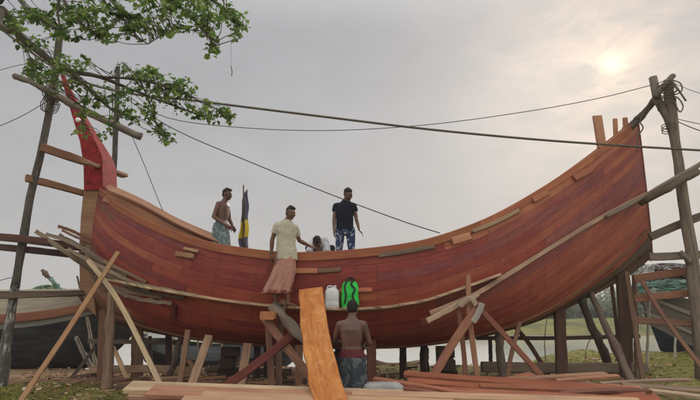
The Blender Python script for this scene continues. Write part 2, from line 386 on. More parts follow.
def hn(s, v, side=-1):
    e = 0.004; a = hp(min(1, s+e), v)-hp(max(0, s-e), v); b_ = hp(s, min(1, v+e*3))-hp(s, max(0, v-e*3))
    n = a.cross(b_)
    n = n.normalized() if n.length > 1e-9 else Vector((0, -1, 0))
    if n.y > 0: n = -n
    return n if side < 0 else Vector((n.x, -n.y, n.z))
HALF = [0.0]
_pv = hp(0, 0.4)
for i in range(1, 101):
    q = hp(i/100, 0.4); HALF.append(HALF[-1]+(q-_pv).length); _pv = q
def ulen(s): x = s*100; i = min(99, int(x)); return HALF[i]+(HALF[i+1]-HALF[i])*(x-i)
HS = []
for i in range(161):
    for j in range(61):
        p = hp(i/160, j/60); HS.append((PX(p), i/160, j/60, p))
def hull_sv(px, py):
    return min(HS, key=lambda q: (q[0][0]-px)**2+(q[0][1]-py)**2)[1:3]
def hull_at(px, py, off=0.05):
    """the point of the near side seen at that pixel, moved outwards by off"""
    s_, v_ = hull_sv(px, py); p = hp(s_, v_); p = W(px, py, p.y); return p+hn(s_, v_)*off

boat = empty('wooden_boat', (0, YC, 0.3), 'large unfinished wooden fishing boat with upswept ends on timber supports', 'boat')
def bp_(mb, name, mat, sm_=False):
    o = mb.build(name, mat, None, sm_); o.parent = boat; o.matrix_parent_inverse = Matrix.Translation(-Vector(boat.location)); return o
NS = 18
def plankcolor(s, v):
    r = rnd.random()
    big = noise.noise(Vector((s*5, v*4, 2.0)))
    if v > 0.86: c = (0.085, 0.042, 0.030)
    elif s < 0.15 and v > 0.46: c = rnd.choice([(0.20, 0.105, 0.06), (0.12, 0.065, 0.042), (0.27, 0.155, 0.09), (0.17, 0.075, 0.05)])
    elif s < 0.09: c = rnd.choice([(0.20, 0.07, 0.045), (0.16, 0.055, 0.04)])
    elif v < 0.5:
        c = C_MAR if r < 0.42+big*0.5 else C_PUR if r < 0.62+big*0.3 else C_RED if r < 0.96 else C_ORG
    else: c = C_RED if r < 0.55 else C_MAR
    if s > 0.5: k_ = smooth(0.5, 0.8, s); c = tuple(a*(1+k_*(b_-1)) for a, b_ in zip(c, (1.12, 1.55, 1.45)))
    return jit(c, 0.06)
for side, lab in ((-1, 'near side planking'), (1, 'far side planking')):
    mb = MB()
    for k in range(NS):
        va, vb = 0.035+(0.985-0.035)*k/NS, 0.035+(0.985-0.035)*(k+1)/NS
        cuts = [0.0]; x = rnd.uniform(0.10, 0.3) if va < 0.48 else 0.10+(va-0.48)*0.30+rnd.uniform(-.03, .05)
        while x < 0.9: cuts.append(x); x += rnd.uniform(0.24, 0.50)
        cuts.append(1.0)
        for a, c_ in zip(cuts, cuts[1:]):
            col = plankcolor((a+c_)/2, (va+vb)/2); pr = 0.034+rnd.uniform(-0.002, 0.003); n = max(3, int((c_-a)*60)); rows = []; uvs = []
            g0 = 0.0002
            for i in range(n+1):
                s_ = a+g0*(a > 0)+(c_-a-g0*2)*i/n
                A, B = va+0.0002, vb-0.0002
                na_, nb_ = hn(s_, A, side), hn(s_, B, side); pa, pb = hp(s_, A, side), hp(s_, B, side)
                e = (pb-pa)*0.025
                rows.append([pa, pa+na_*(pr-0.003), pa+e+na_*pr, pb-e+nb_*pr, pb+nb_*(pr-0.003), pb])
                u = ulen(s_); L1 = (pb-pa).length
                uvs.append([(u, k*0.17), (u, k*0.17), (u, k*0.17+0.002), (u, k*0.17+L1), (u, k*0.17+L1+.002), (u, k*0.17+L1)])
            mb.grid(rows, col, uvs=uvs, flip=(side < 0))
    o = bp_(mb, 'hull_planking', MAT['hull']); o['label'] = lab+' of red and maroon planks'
    # dark inner skin, added behind the planks to block light
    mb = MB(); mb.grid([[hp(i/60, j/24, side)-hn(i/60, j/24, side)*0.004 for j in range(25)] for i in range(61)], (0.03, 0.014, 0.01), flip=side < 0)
    bp_(mb, 'light_block_skin', MAT['wood'])
    # cap rail
    mb = MB(); cuts = [0.0, 0.16, 0.33, 0.52, 0.70, 0.86, 1.0]
    for a, c_ in zip(cuts, cuts[1:]):
        rows = []
        for i in range(17):
            s_ = a+(c_-a)*i/16; p = hp(s_, 0, side); o_ = Vector((0, side, 0)); u_ = Vector((0, 0, 1))
            tk = 0.052+0.004*math.sin(a*40); h = 0.125
            rows.append([p+o_*x_+u_*z_ for x_, z_ in ((tk+0.006, -h), (tk+0.014, -h+.01), (tk+0.014, 0.018), (tk+.004, 0.03), (-0.09, 0.03), (-0.10, 0.02), (-0.10, -0.05), (0.0, -h))])
        mb.grid(rows, jit(C_RAIL, 0.10), closed=True, caps=True, flip=side > 0)
    bp_(mb, 'gunwale_rail', MAT['wood'])
    # bilge wale: a pale rubbed strip above the dark bottom boards
    mb = MB(); rows = []; cols = []
    for i in range(81):
        s_ = 0.16+0.82*i/80; v0, v1 = 0.800, 0.832
        n_ = hn(s_, v0, side); a, b_ = hp(s_, v0, side), hp(s_, v1, side)
        rows.append([a+n_*0.03, a+n_*0.062, b_+n_*0.066, b_+n_*0.03])
    mb.grid(rows, (0.21, 0.095, 0.055), closed=True, caps=True, flip=side < 0); bp_(mb, 'bilge_wale', MAT['old'])
# frames inside and deck
for i in range(11):
    s_ = 0.08+0.84*i/10; mb = MB(); path = [hp(s_, v_, -1)-hn(s_, v_, -1)*0.07 for v_ in [x/10 for x in range(0, 11)]]
    path += [hp(s_, v_, 1)-hn(s_, v_, 1)*0.07 for v_ in [x/10 for x in range(9, -1, -1)]]
    path[0] += Vector((0, 0, -0.06)); path[-1] += Vector((0, 0, -0.06))
    mb.plank(path, 0.08, 0.09, jit(C_SAW), face=(1, 0, 0)); bp_(mb, 'frame_timber', MAT['wood'])
DECKZ = 2.50
mb = MB(); k = 0; y = 9.62
def deckspan(y):
    xs = [hp(s_/100, 0.0) for s_ in range(8, 93)]
    ok = [p.x for p in xs if p.y < y-0.10 or p.y < y]
    ok = [p.x for p in xs if p.y < y-0.06 and p.z < 4.2]
    return (min(ok), max(ok)) if ok else (0, 0)
while y < 12.5:
    yy = y if y < YC else 2*YC-y
    a, c_ = deckspan(yy); a = max(a, -3.6); c_ = min(c_, 3.3); mb.plank([(a, y, DECKZ-0.02), (c_, y, DECKZ-0.02)], 0.175, 0.04, jit((0.30, 0.17, 0.10)), face=(0, 0, 1), n=4); y += 0.18
bp_(mb, 'deck', MAT['wood'])
# raised boards of the stern, seen over the rail
SB = [(104, 186), (122, 193), (145, 204), (172, 219), (196, 230), (216, 238)]
for q in range(4):
    mb = MB(); pts = [W(px+q*2, py+1.5*q-1.0, 10.9-q*0.22-0.25*i/5) for i, (px, py) in enumerate(SB)]
    mb.plank(curve(pts, 14), 0.12, 0.035, jit((0.34, 0.175, 0.105), 0.2), face=(0.1, -0.8, 1.0)); bp_(mb, 'stern_board', MAT['wood'])
for q, (dy, Yq, w_, col) in enumerate(((3.0, 10.85, 0.16, (0.34, 0.165, 0.095)), (7.5, 10.6, 0.17, (0.26, 0.115, 0.07)), (12, 10.4, 0.18, (0.30, 0.14, 0.08)))):
    mb = MB(); pts = [W(px-1+q, py+dy, Yq-(0.25+0.1*q)*i/5) for i, (px, py) in enumerate(SB)]
    mb.plank(curve(pts, 14), w_, 0.04, col, face=(0, -1, 0.5)); bp_(mb, 'coaming', MAT['wood'])
# keel and stems
mb = MB(); rows = []
for i in range(61):
    p = crom(KEW, i/60); tg = (crom(KEW, min(1, i/60+.01))-crom(KEW, max(0, i/60-.01))).normalized(); n_ = Vector((tg.z, 0, -tg.x)).normalized()
    if i/60 < 0.5 and n_.x > 0 and abs(n_.z) < 0.3: n_ = -n_
    if n_.z > 0.3: n_ = -n_
    a = p-n_*0.06; c_ = p+n_*0.075; h = Vector((0, 0.10, 0)); rows.append([a-h, a+h, c_+h*0.9, c_-h*0.9])
mb.grid(rows, (0.09, 0.05, 0.035), closed=True, caps=True); bp_(mb, 'keel', MAT['old'])
def prism(profile_a, profile_b, col, colsides=None):
    mb = MB(); n = len(profile_a); mb.face(profile_a, col); mb.face(profile_b[::-1], col)
    for i in range(n):
        j = (i+1) % n; mb.face([profile_a[i], profile_b[i], profile_b[j], profile_a[j]], colsides or col)
    return mb
# tan stern post
fr = [(103, 187), (84, 187), (81, 215), (79, 250), (80, 285), (86, 306), (96, 316), (93, 290), (93, 250), (97, 215)]
pa = [W(x, y, 10.60) for x, y in fr]; pb = [W(x, y, 10.60)+Vector((0, 0.8, 0)) for x, y in fr]
bp_(prism(pa, pb, (0.29, 0.165, 0.095)), 'stern_post', MAT['old'])
# red post: profile with its thickness growing downwards
pr = [(60.5, 75, 0.06), (63.5, 74, 0.06), (70, 90, 0.12), (84, 118, 0.26), (101, 153, 0.62), (102.5, 160, 0.66), (103, 190, 0.70), (84, 190, 0.70), (83.5, 165, 0.6), (80, 142, 0.5), (73, 118, 0.3), (65, 92, 0.14)]
Yp = lambda t: 10.56+0.30*(1-min(1, t/0.7))
pa = [W(x, y, Yp(t)) for x, y, t in pr]; pb = [W(x, y, Yp(t))+Vector((0, t, 0)) for x, y, t in pr]
MAT['redpaint'] = plain('red_paint', (0.21, 0.016, 0.018), 0.7, 0.36, 9, 0.3, spec=0.15)
bp_(prism(pa, pb, (0.3, 0.03, 0.03)), 'prow_post', MAT['redpaint'])
# right stem strip
mb = MB(); rows = []
for i in range(21):
    p = hp(1.0, i/20); rows.append([p+Vector((x_, y_, 0)) for x_, y_ in ((-0.06, -0.035), (0.035, -0.045), (0.045, 0.5), (-0.06, 0.5))])
mb.grid(rows, (0.15, 0.06, 0.04), closed=True, caps=True); bp_(mb, 'bow_post', MAT['wood'])
# timber heads standing at the high end
for (x0, y0, x1, y1, wd, Yq) in ((597, 116, 602, 142, 9, 10.35), (615, 119, 616, 134, 4, 10.62), (625, 118, 626, 128, 4.5, 10.75)):
    mb = MB(); mb.plank([W(x1, y1+6, Yq), W(x0, y0, Yq)], wd/50, 0.07, jit((0.33, 0.17, 0.09)), n=3); bp_(mb, 'timber_head', MAT['wood'])
# battens and blocks nailed to the near side
def batten(pts, wpx, th, col, name, mat='wood', off=0.055, rough=0.0, n=10, lab=None):
    P = [hull_at(x, y, off) for x, y in pts]; mb = MB()
    mb.plank(curve(P, n) if len(P) > 2 else P, wpx*0.0178, th, col, face=(0, -1, 0.15), rough=rough, n=None if len(P) > 2 else 4)
    o = bp_(mb, name, MAT[mat])
    if lab: o['label'] = lab
batten([(378, 256), (405, 252), (433, 247)], 4.2, 0.05, (0.16, 0.12, 0.085), 'batten', 'old')
batten([(451, 242), (469, 236.5)], 7.5, 0.07, (0.42, 0.20, 0.11), 'rail_block')
batten([(471, 232), (494, 223), (517, 211)], 4.0, 0.06, (0.27, 0.18, 0.11), 'batten', 'old')
batten([(531, 201), (546, 193)], 6, 0.05, (0.30, 0.11, 0.06), 'rail_block')
batten([(572, 179), (590, 169)], 7, 0.05, (0.30, 0.11, 0.06), 'rail_block')
batten([(291, 271), (318, 271)], 5, 0.06, (0.42, 0.17, 0.09), 'batten')
batten([(318.5, 271), (341, 269.5)], 4.5, 0.05, (0.17, 0.10, 0.07), 'batten', 'old')
batten([(340, 290), (372, 289)], 4, 0.03, (0.42, 0.14, 0.07), 'batten')
batten([(178, 254), (196, 257)], 5, 0.07, (0.30, 0.16, 0.09), 'rail_block', 'old', rough=0.03)
batten([(186, 249), (200, 252)], 3, 0.05, (0.36, 0.22, 0.13), 'batten', 'old', rough=0.02)
# staging ledge boards fixed along the side
LEDGE = [[(112, 280), (135, 285), (160, 290), (200, 297)], [(196, 296.5), (240, 303), (283, 307.5), (300, 308.5)], [(296, 308.5), (345, 310), (385, 308), (405, 305)],
         [(398, 306), (425, 301), (455, 291), (498, 275.5)]]
for q, pts in enumerate(LEDGE):
    P = [hull_at(x, y, 0.03) + Vector((0, -0.14, 0)) for x, y in pts]; P = [W(x, y, p.y) for (x, y), p in zip(pts, P)]
    mb = MB(); mb.plank(curve(P, 22), 0.30, 0.045, jit((0.40, 0.27, 0.175), 0.12), face=(0, 0.10, 1), rough=0.045)
    bp_(mb, 'staging_board', MAT['old'])
batten([(176, 303), (176, 316)], 5, 0.12, (0.12, 0.035, 0.028), 'batten')

# ------------------------------------------------------------------ poles, props and boards of the yard
def onground(p): return Vector((p.x, p.y, gz(p.x, p.y)-0.03))
def pole(name, cat, label, pts, wpx, col, kind='log', group=None, ground=False, th=None, mat=None, bend=0.0, rough=0.1, reach=False):
    """pts: (px, py, Y) along the piece; wpx its width in photo pixels"""
    P = [W(*p) for p in pts]
    if reach:
        a = P[0]; near = [p[3] for p in HS if abs(p[3].x-a.x) < 0.12 and abs(p[3].y-min(a.y, 2*YC-a.y)) < 0.22]
        if near: z_ = min(q.z for q in near)+0.06; P[0] = Vector((a.x, a.y, z_)) if z_ > a.z else a
    if ground:      # run the foot down its own line to the soil
        a, c_ = P[-2], P[-1]; d = (c_-a)
        for _ in range(200):
            if c_.z <= gz(c_.x, c_.y)-0.04: break
            c_ = c_+d.normalized()*0.02
        for _ in range(200):
            if c_.z >= gz(c_.x, c_.y)-0.06: break
            c_ = c_-d.normalized()*0.02
        P[-1] = c_
    wd = wpx*pts[0][2]/FPX
    n = 16
    if len(P) == 2:
        a, c_ = P; mdl = a.lerp(c_, 0.5)+Vector((bend, 0, 0)); P = [a, mdl, c_]
    C = curve(P, n); mb = MB()
    if kind == 'log':
        rr = [wd/2*(0.88+0.24*i/n) for i in range(n+1)]
        mb.tube(C, rr, col, 10, rough*1.6, 0.12); o = mb.build(name, mat or MAT['bark'], smooth=True)
    else:
        mb.plank(C, wd, th or wd*0.5, col, face=(0.05, -1, 0.1), rough=rough*wd*0.5); o = mb.build(name, mat or MAT['old'])
    tag(o, label, cat, group)
    return o
def lash(parent, px, py, Y, r, ax=(0, 0, 1), n=4, col=(0.15, 0.13, 0.10), name='rope_lashing'):
    c = W(px, py, Y); ax = Vector(ax).normalized(); a = ax.orthogonal().normalized(); b_ = ax.cross(a); path = []
    for i in range(n*14+1):
        t = 2*math.pi*i/14; path.append(c+ax*((i/(n*14)-0.5)*r*1.3+rnd.uniform(-.006, .006))+(a*math.cos(t)+b_*math.sin(t))*r*(1+rnd.uniform(-.05, .08)))
    mb = MB(); mb.tube(path, 0.0095, col, 5); o = mb.build(name, MAT['rope'], None, True); o.parent = parent; return o

# tall posts, left
GS = 'scaffold posts at the boat ends'
p1 = pole('scaffold_post', 'post', 'tall thin dark post with whitish peeling foot, left of the red prow', [(60, 34, 9.6), (50, 108, 9.6), (28, 210, 9.6), (15, 288, 9.6)], 7.4, (0.075, 0.065, 0.055), group=GS, mat=MAT['bark'])
o = MB(); o.tube(curve([W(15.3, 286, 9.6), W(9.5, 322, 9.6), W(5, 355, 9.6), W(2, 390, 9.6)], 12), [0.0752+0.001*i for i in range(13)], (0.085, 0.075, 0.065), 10, 0.16, 0.12); o = o.build('bare_foot', MAT['peel'], None, True); o.parent = p1
p2 = pole('scaffold_post', 'post', 'thin dark post rising behind the red prow among leaves', [(118, 67, 12.6), (116, 130, 12.6), (113, 200, 12.6), (110, 372, 12.6)], 5.5, (0.05, 0.045, 0.04), group=GS, ground=True)
p3 = pole('scaffold_post', 'post', 'thick grey post wound with twine at the high right end', [(668, 80, 10.2), (671, 110, 10.2), (680, 170, 10.2), (689, 240, 10.2), (697, 310, 10.2), (702, 376, 10.2)], 10.5, (0.19, 0.15, 0.115), group=GS, ground=True, rough=0.16)
o = MB(); o.tube([W(653, 77, 10.2), W(658, 100, 10.2), W(668, 118, 10.22), W(674, 140, 10.25)], [0.075, 0.085, 0.08, 0.06], (0.15, 0.125, 0.10), 10, 0.15); o = o.build('forked_head', MAT['bark'], None, True); o.parent = p3
o = MB(); o.tube([W(673, 76, 10.15), W(664, 86, 10.1), W(655, 97, 10.1)], 0.06, (0.13, 0.11, 0.09), 10, 0.2); o = o.build('cross_piece', MAT['bark'], None, True); o.parent = p3
for yy in (88, 96, 104, 128): lash(p3, 664+(yy-88)*0.12, yy, 10.15, 0.158 if yy < 110 else 0.125, (0.12, 0.1, 1), 3)
o = pole('lashed_spar', 'pole', 'dark arm lashed between the high right hull end and the grey post', [(656, 97, 10.3), (647, 110, 10.45), (637, 121, 10.6), (627, 131, 10.75)], 7, (0.075, 0.06, 0.05))
lash(o, 640, 117, 10.55, 0.10, (0.6, 0, -0.6), 5)
lash(p1, 50, 105, 9.55, 0.15, (1, 0, -0.4), 5); lash(p1, 52, 98, 9.5, 0.12, (0.15, 0, 1), 5)
o = pole('tied_log', 'log', 'rough log tied across the red prow, sloping down to the right', [(14, 76, 9.4), (36, 85, 9.4), (72, 104, 9.4), (108, 122, 9.5), (141, 137, 9.6)], 6.8, (0.13, 0.105, 0.08), rough=0.2)
lash(o, 50, 92, 9.4, 0.12, (1, 0, -0.45), 4)
GC = 'cross boards of the left scaffold'
pole('cross_board', 'board', 'topmost short brown board crossing the tall left post', [(41, 147, 9.45), (88, 163, 10.2), (125, 176, 12.4)], 8.5, (0.21, 0.11, 0.06), 'board', GC)
pole('cross_board', 'board', 'second brown board down the tall left post, ending at the red prow', [(26, 178, 9.45), (58, 186, 10.0), (86, 194, 10.75)], 7.5, (0.25, 0.14, 0.075), 'board', GC)
pole('cross_board', 'board', 'upper of the two dark level boards left of the stern', [(-12, 236, 9.4), (30, 240, 9.5), (84, 248, 10.5)], 7.5, (0.10, 0.052, 0.040), 'board', GC)
pole('cross_board', 'board', 'lower of the two dark level boards left of the stern', [(-12, 246, 9.75), (30, 250, 9.75), (84, 256, 10.5)], 6.5, (0.085, 0.05, 0.045), 'board', GC)
pole('cross_board', 'board', 'long grey brown bar across the black boat, level with its deck', [(-12, 296, 9.5), (40, 294.5, 9.6), (84, 293, 10.5)], 6, (0.13, 0.095, 0.07), 'board', GC)
# weathered boards jutting at the stern
GW = 'weathered boards fanned out at the stern'
JB = [((36, 231), (64, 251), (102, 278), 4.2, 'longest weathered board of the fan, pointing up left', (0.25, 0.185, 0.13)), ((46, 234), (77, 246), (120, 276), 3.2, 'thin grey lath lying just above the longest board of the fan', (0.22, 0.17, 0.13)),
      ((59, 235), (85, 249), (126, 277), 3.6, 'split grey board with a jagged tip in the fan', (0.17, 0.125, 0.095)), ((68, 249), (97, 265), (142, 287), 3.4, 'low weathered board of the fan, running onto the hull', (0.27, 0.20, 0.14)),
      ((78, 258), (100, 272), (150, 292), 3.0, 'thin dark lath under the low board of the fan', (0.12, 0.085, 0.065)), ((72, 241), (98, 258), (146, 282), 3.0, 'brown weathered lath in the middle of the fan', (0.20, 0.125, 0.08)),
      ((58, 226), (72, 231), (90, 240), 3.0, 'short reddish stick poking out above the fan of boards', (0.20, 0.10, 0.06)), ((62, 230), (76, 237), (92, 243), 2.4, 'thin brown lath just under the short reddish stick', (0.22, 0.12, 0.08))]
for q, (a, b_, c_, wd, lab, col) in enumerate(JB):
    ys = (9.75+0.03*q, 9.8+0.02*q, hull_at(*c_, 0.06+0.012*q).y)
    if q >= 6: ys = (10.3, 10.4, 10.55)
    pole('weathered_board', 'board', lab, [(*a, ys[0]), (*b_, ys[1]), (*c_, ys[2])], wd, col, 'board', GW, rough=0.5, th=0.03)
GJ = 'splintered boards lying on the hull at the stern'
for q, (a, b_, c_, wd, lab) in enumerate([((96, 276), (125, 290), (162, 297), 3.6, 'splintered grey board under the fan, touching the planking'), ((106, 285), (135, 298), (172, 303), 3.4, 'lowest splintered board at the stern, above the dark gap'),
        ((118, 279), (152, 287), (196, 295.5), 2.8, 'thin splintered board lying along the pale ledge'), ((100, 270), (122, 283), (150, 291), 3.2, 'short splintered board at the root of the fan'), ((126, 287), (150, 293), (184, 298), 2.6, 'thin dark splinter between the ledge and the lowest board')]):
    ys = [hull_at(*x, 0.08+0.03*q).y for x in (a, b_, c_)]
    pole('splintered_board', 'board', lab, [(*a, ys[0]), (*b_, ys[1]), (*c_, ys[2])], wd, jit((0.22, 0.165, 0.12) if q < 4 else (0.1, 0.07, 0.055), 0.25), 'board', GJ, rough=1.0, th=0.03)
# crossing sticks front left
pole('long_stick', 'stick', 'straight orange brown stick leaning from the grass up to the right', [(118, 252, 9.3), (70, 327, 8.6), (20, 402, 7.9)], 4.4, (0.34, 0.19, 0.10), 'board', ground=True, rough=0.1)
pole('long_stick', 'stick', 'pale bowed stick leaning the other way across the orange brown one', [(88, 260, 9.3), (112, 291, 9.2), (132, 326, 9.0), (160, 384, 8.6)], 4.4, (0.50, 0.38, 0.24), 'board', ground=True, rough=0.1)
# supports under the hull (front row and those behind)
GP = 'props under the hull'
PR = [ # name label pts w col kind
 ('rough old brown post standing in front of the stern', [(112, 292, 9.55), (109, 340, 9.5), (107, 384, 9.4)], 8.5, (0.20, 0.125, 0.09), 'log'),
 ('square brown post behind the pale bowed stick', [(137, 332, 10.9), (137, 374, 10.9)], 10.5, (0.15, 0.085, 0.055), 'board'),
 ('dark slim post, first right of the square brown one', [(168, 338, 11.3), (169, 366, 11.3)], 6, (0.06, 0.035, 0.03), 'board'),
 ('thin brown stake leaning against the bilge left of the wide prop', [(188, 330, 9.5), (183, 362, 9.4), (179, 388, 9.3)], 5, (0.23, 0.13, 0.08), 'board'),
 ('wide pale prop leaning against the bilge, second from the left stick', [(209, 336, 9.6), (200, 362, 9.3), (190, 390, 9.0)], 7.5, (0.34, 0.22, 0.14), 'board'),
 ('pale plank prop ending behind the maroon brace of the left trestle', [(248, 344, 9.8), (244, 366, 9.6), (240, 392, 9.3)], 8, (0.33, 0.20, 0.13), 'board'),
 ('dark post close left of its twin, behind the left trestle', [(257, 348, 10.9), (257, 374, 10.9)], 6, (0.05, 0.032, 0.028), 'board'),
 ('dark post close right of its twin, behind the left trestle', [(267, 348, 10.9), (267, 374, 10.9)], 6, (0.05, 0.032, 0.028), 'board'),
 ('brown stub post just left of the orange slab', [(299, 345, 9.9), (299, 390, 9.8)], 7, (0.25, 0.13, 0.08), 'board'),
 ('dark red post at the right elbow of the shirtless worker', [(371, 340, 9.8), (372, 382, 9.7)], 9, (0.14, 0.055, 0.042), 'board'),
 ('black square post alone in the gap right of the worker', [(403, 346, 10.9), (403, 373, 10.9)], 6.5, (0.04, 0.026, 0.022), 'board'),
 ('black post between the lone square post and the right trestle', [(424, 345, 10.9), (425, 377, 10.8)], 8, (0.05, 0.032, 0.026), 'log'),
 ('gnarled grey forked post right of the right trestle', [(499, 334, 10.7), (500, 350, 10.6), (504, 379, 10.6)], 8, (0.14, 0.11, 0.085), 'log'),
 ('slim dark post left of the gnarled grey one', [(490, 336, 12.0), (491, 372, 12.0)], 3.5, (0.05, 0.035, 0.03), 'board'),
 ('wide dark square post under the rising right end', [(560, 314, 10.9), (562, 379, 10.9)], 10.5, (0.09, 0.05, 0.036), 'board'),
 ('crooked dark log prop, upper of the two leaning right', [(581, 304, 10.9), (593, 328, 11.0), (601, 345, 11.2), (607, 362, 11.5)], 8, (0.07, 0.05, 0.04), 'log'),
 ('long crooked grey log prop, lower of the two leaning right', [(591, 293, 10.8), (605, 325, 10.4), (618, 352, 10.0), (633, 386, 9.4)], 6.5, (0.13, 0.09, 0.068), 'log'),
 ('thick dark upright under the far right of the hull', [(622, 282, 10.9), (624, 320, 10.9), (625, 364, 10.9)], 10, (0.09, 0.052, 0.038), 'board'),
 ('slim brown stake leaning beside the thick right upright', [(628, 285, 10.7), (636, 335, 10.4), (643, 380, 10.1)], 4.5, (0.15, 0.09, 0.06), 'board'),
 ('thin straight pole just right of the thick right upright', [(634, 276, 10.9), (636, 330, 10.8), (638, 378, 10.6)], 4.5, (0.14, 0.085, 0.06), 'log'),
 ('pale crooked branch propped left of the rough old brown post', [(87, 317, 11.6), (92, 345, 11.7), (96, 368, 11.8)], 3.2, (0.30, 0.26, 0.21), 'log'),
 ('short whitish stick leaning in front of the black boat', [(76, 337, 11.0), (84, 354, 11.2), (92, 369, 11.4)], 4.2, (0.36, 0.33, 0.29), 'log'),
 ('thin dark brace rising right from the short beam on the dirt', [(95, 347, 11.3), (84, 362, 11.1), (72, 377, 10.9)], 3, (0.07, 0.05, 0.04), 'board'),
 ('reddish brown post close behind the rough old post', [(103, 312, 10.4), (102, 340, 10.4), (101, 376, 10.4)], 7, (0.17, 0.09, 0.06), 'board'),
 ('pale leaning stick behind the rough old post, right side', [(113, 347, 10.6), (119, 360, 10.5), (126, 376, 10.3)], 4, (0.42, 0.28, 0.17), 'board'),
 ('dark crooked log leaning right of the slim dark post', [(181, 344, 10.6), (175, 360, 10.5), (168, 380, 10.4)], 5.5, (0.07, 0.045, 0.035), 'log'),
 ('short brown stick leaning left of the wide pale prop', [(188, 360, 10.5), (196, 370, 10.4), (204, 382, 10.3)], 4.5, (0.22, 0.12, 0.07), 'board'),
 ('pale thin stick standing just left of the grey boat', [(650, 296, 11.6), (648, 330, 11.6), (647, 366, 11.6)], 2.6, (0.36, 0.33, 0.28), 'log'),
 ('slim dark stick left of the thick right upright', [(612, 290, 11.0), (617, 330, 11.2), (620, 362, 11.4)], 3.2, (0.10, 0.06, 0.045), 'board'),
 ('thin dark post hard against the left side of the thick right upright', [(631, 300, 11.6), (631, 340, 11.6), (632, 372, 11.6)], 3.0, (0.08, 0.05, 0.04), 'board'),
 ('slender dark post left of the wide pale prop', [(150, 336, 11.6), (150, 350, 11.6), (151, 364, 11.6)], 3.5, (0.08, 0.05, 0.04), 'board'),
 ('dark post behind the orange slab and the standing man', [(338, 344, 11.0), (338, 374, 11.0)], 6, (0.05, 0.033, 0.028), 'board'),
 ('thin dark post right of the right trestle leg', [(450, 340, 11.9), (452, 368, 11.9)], 3.6, (0.06, 0.04, 0.032), 'board'),
 ('thin brown prop leaning left under the right half', [(520, 322, 10.2), (512, 352, 10.1), (506, 382, 10.0)], 4.0, (0.20, 0.11, 0.07), 'board'),
 ('dark slanting stick near the twin posts', [(273, 360, 10.6), (280, 370, 10.5), (286, 380, 10.4)], 3.5, (0.06, 0.04, 0.03), 'log'),
]
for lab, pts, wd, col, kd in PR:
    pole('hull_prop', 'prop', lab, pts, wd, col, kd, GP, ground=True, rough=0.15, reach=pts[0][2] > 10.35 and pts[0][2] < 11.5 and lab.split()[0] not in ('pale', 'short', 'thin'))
# bearers and beams under the hull
GB = 'beams lying under the hull'
pole('ground_beam', 'beam', 'long grey beam lying behind the right trestle, end cut square', [(482, 367, 11.4), (560, 368, 11.4), (645, 368, 11.4)], 10, (0.20, 0.15, 0.11), 'board', GB, th=0.25)
pole('cross_rail', 'rail', 'thin dark rail level across the water under the right end', [(476, 338, 11.9), (560, 338, 11.9), (640, 336, 11.9)], 3.8, (0.09, 0.055, 0.045), 'board', GB)
pole('ground_beam', 'beam', 'pale thick beam on the dirt behind the crossing sticks', [(92, 370, 10.9), (150, 369, 10.9), (196, 371, 10.9)], 7.5, (0.30, 0.20, 0.13), 'board', GB, th=0.15)
pole('ground_beam', 'beam', 'short dark red beam on the dirt, far left', [(70, 379, 10.8), (86, 377, 10.9), (104, 373, 11.0)], 6, (0.11, 0.065, 0.05), 'board', GB, th=0.12)
pole('cross_rail', 'rail', 'level grey rail behind the posts at the left end', [(88, 341, 11.5), (140, 342, 11.5), (190, 343, 11.5)], 4, (0.14, 0.11, 0.09), 'board', GB)
pole('diagonal_brace', 'brace', 'dark thin brace slanting over the water between gnarled and wide posts', [(516, 328, 11.6), (530, 345, 11.6), (543, 366, 11.6)], 4, (0.10, 0.05, 0.035), 'board', ground=True)
pole('ground_beam', 'beam', 'long grey log lying low behind the maroon brace', [(205, 369, 11.3), (250, 371, 11.3), (292, 372, 11.3)], 6, (0.17, 0.12, 0.09), 'log', GB)
for x in (112, 150, 190): pass
# blocks the keel rests on
kb = []
for q, (x, lab) in enumerate([(226, 'stacked keel blocks behind the maroon brace'), (330, 'stacked keel blocks behind the orange slab'), (449, 'stacked keel blocks behind the right trestle')]):
    s_, v_ = hull_sv(x, 348); kp = crom(KEW, s_); zt = kp.z-0.13; zb = gz(kp.x, YC)-0.03; nb_ = 3; e = empty('keel_blocks', (kp.x, YC, zb), lab, 'blocks', 'keel block stacks')
    for i in range(nb_):
        h = (zt-zb)/nb_; mb = MB(); ln = 0.42-0.04*i
        d = Vector((0, ln, 0)) if i % 2 else Vector((ln*0.5, 0, 0)); mb.plank([-d+Vector((0, 0, h*(i+.5))), d+Vector((0, 0, h*(i+.5)))], 0.26, h*0.98, jit((0.07, 0.045, 0.036)), face=(0, 0, 1)); mb.build('block', MAT['old'], e)

# the trestles in front of the hull
def part(parent, name, pts, wpx, col, kind='board', mat=None, th=None, ground=False, rough=0.12):
    o = pole(name, None, None, pts, wpx, col, kind, None, ground, th, mat, 0, rough); o.parent = parent; o.matrix_parent_inverse = Matrix.Translation(-Vector(parent.location)); return o
t = empty('trestle', W(262, 392, 8.7), 'left work trestle of crossed maroon and brown braces under the man in the shirt', 'trestle', 'work trestles')
part(t, 'brace', [(305, 323, 8.75), (272, 352, 8.6), (222, 389, 8.35)], 7.5, (0.16, 0.045, 0.035), ground=True)
part(t, 'brace', [(264, 317, 8.85), (285, 345, 8.7), (309, 375, 8.55)], 8, (0.26, 0.13, 0.085), ground=True)
part(t, 'leg', [(268, 322, 8.95), (270, 355, 8.95), (272, 392, 8.9)], 6, (0.22, 0.12, 0.08), ground=True)
part(t, 'leg', [(283, 300, 9.0), (279, 350, 9.0), (279, 390, 9.0)], 6, (0.20, 0.12, 0.08), ground=True)
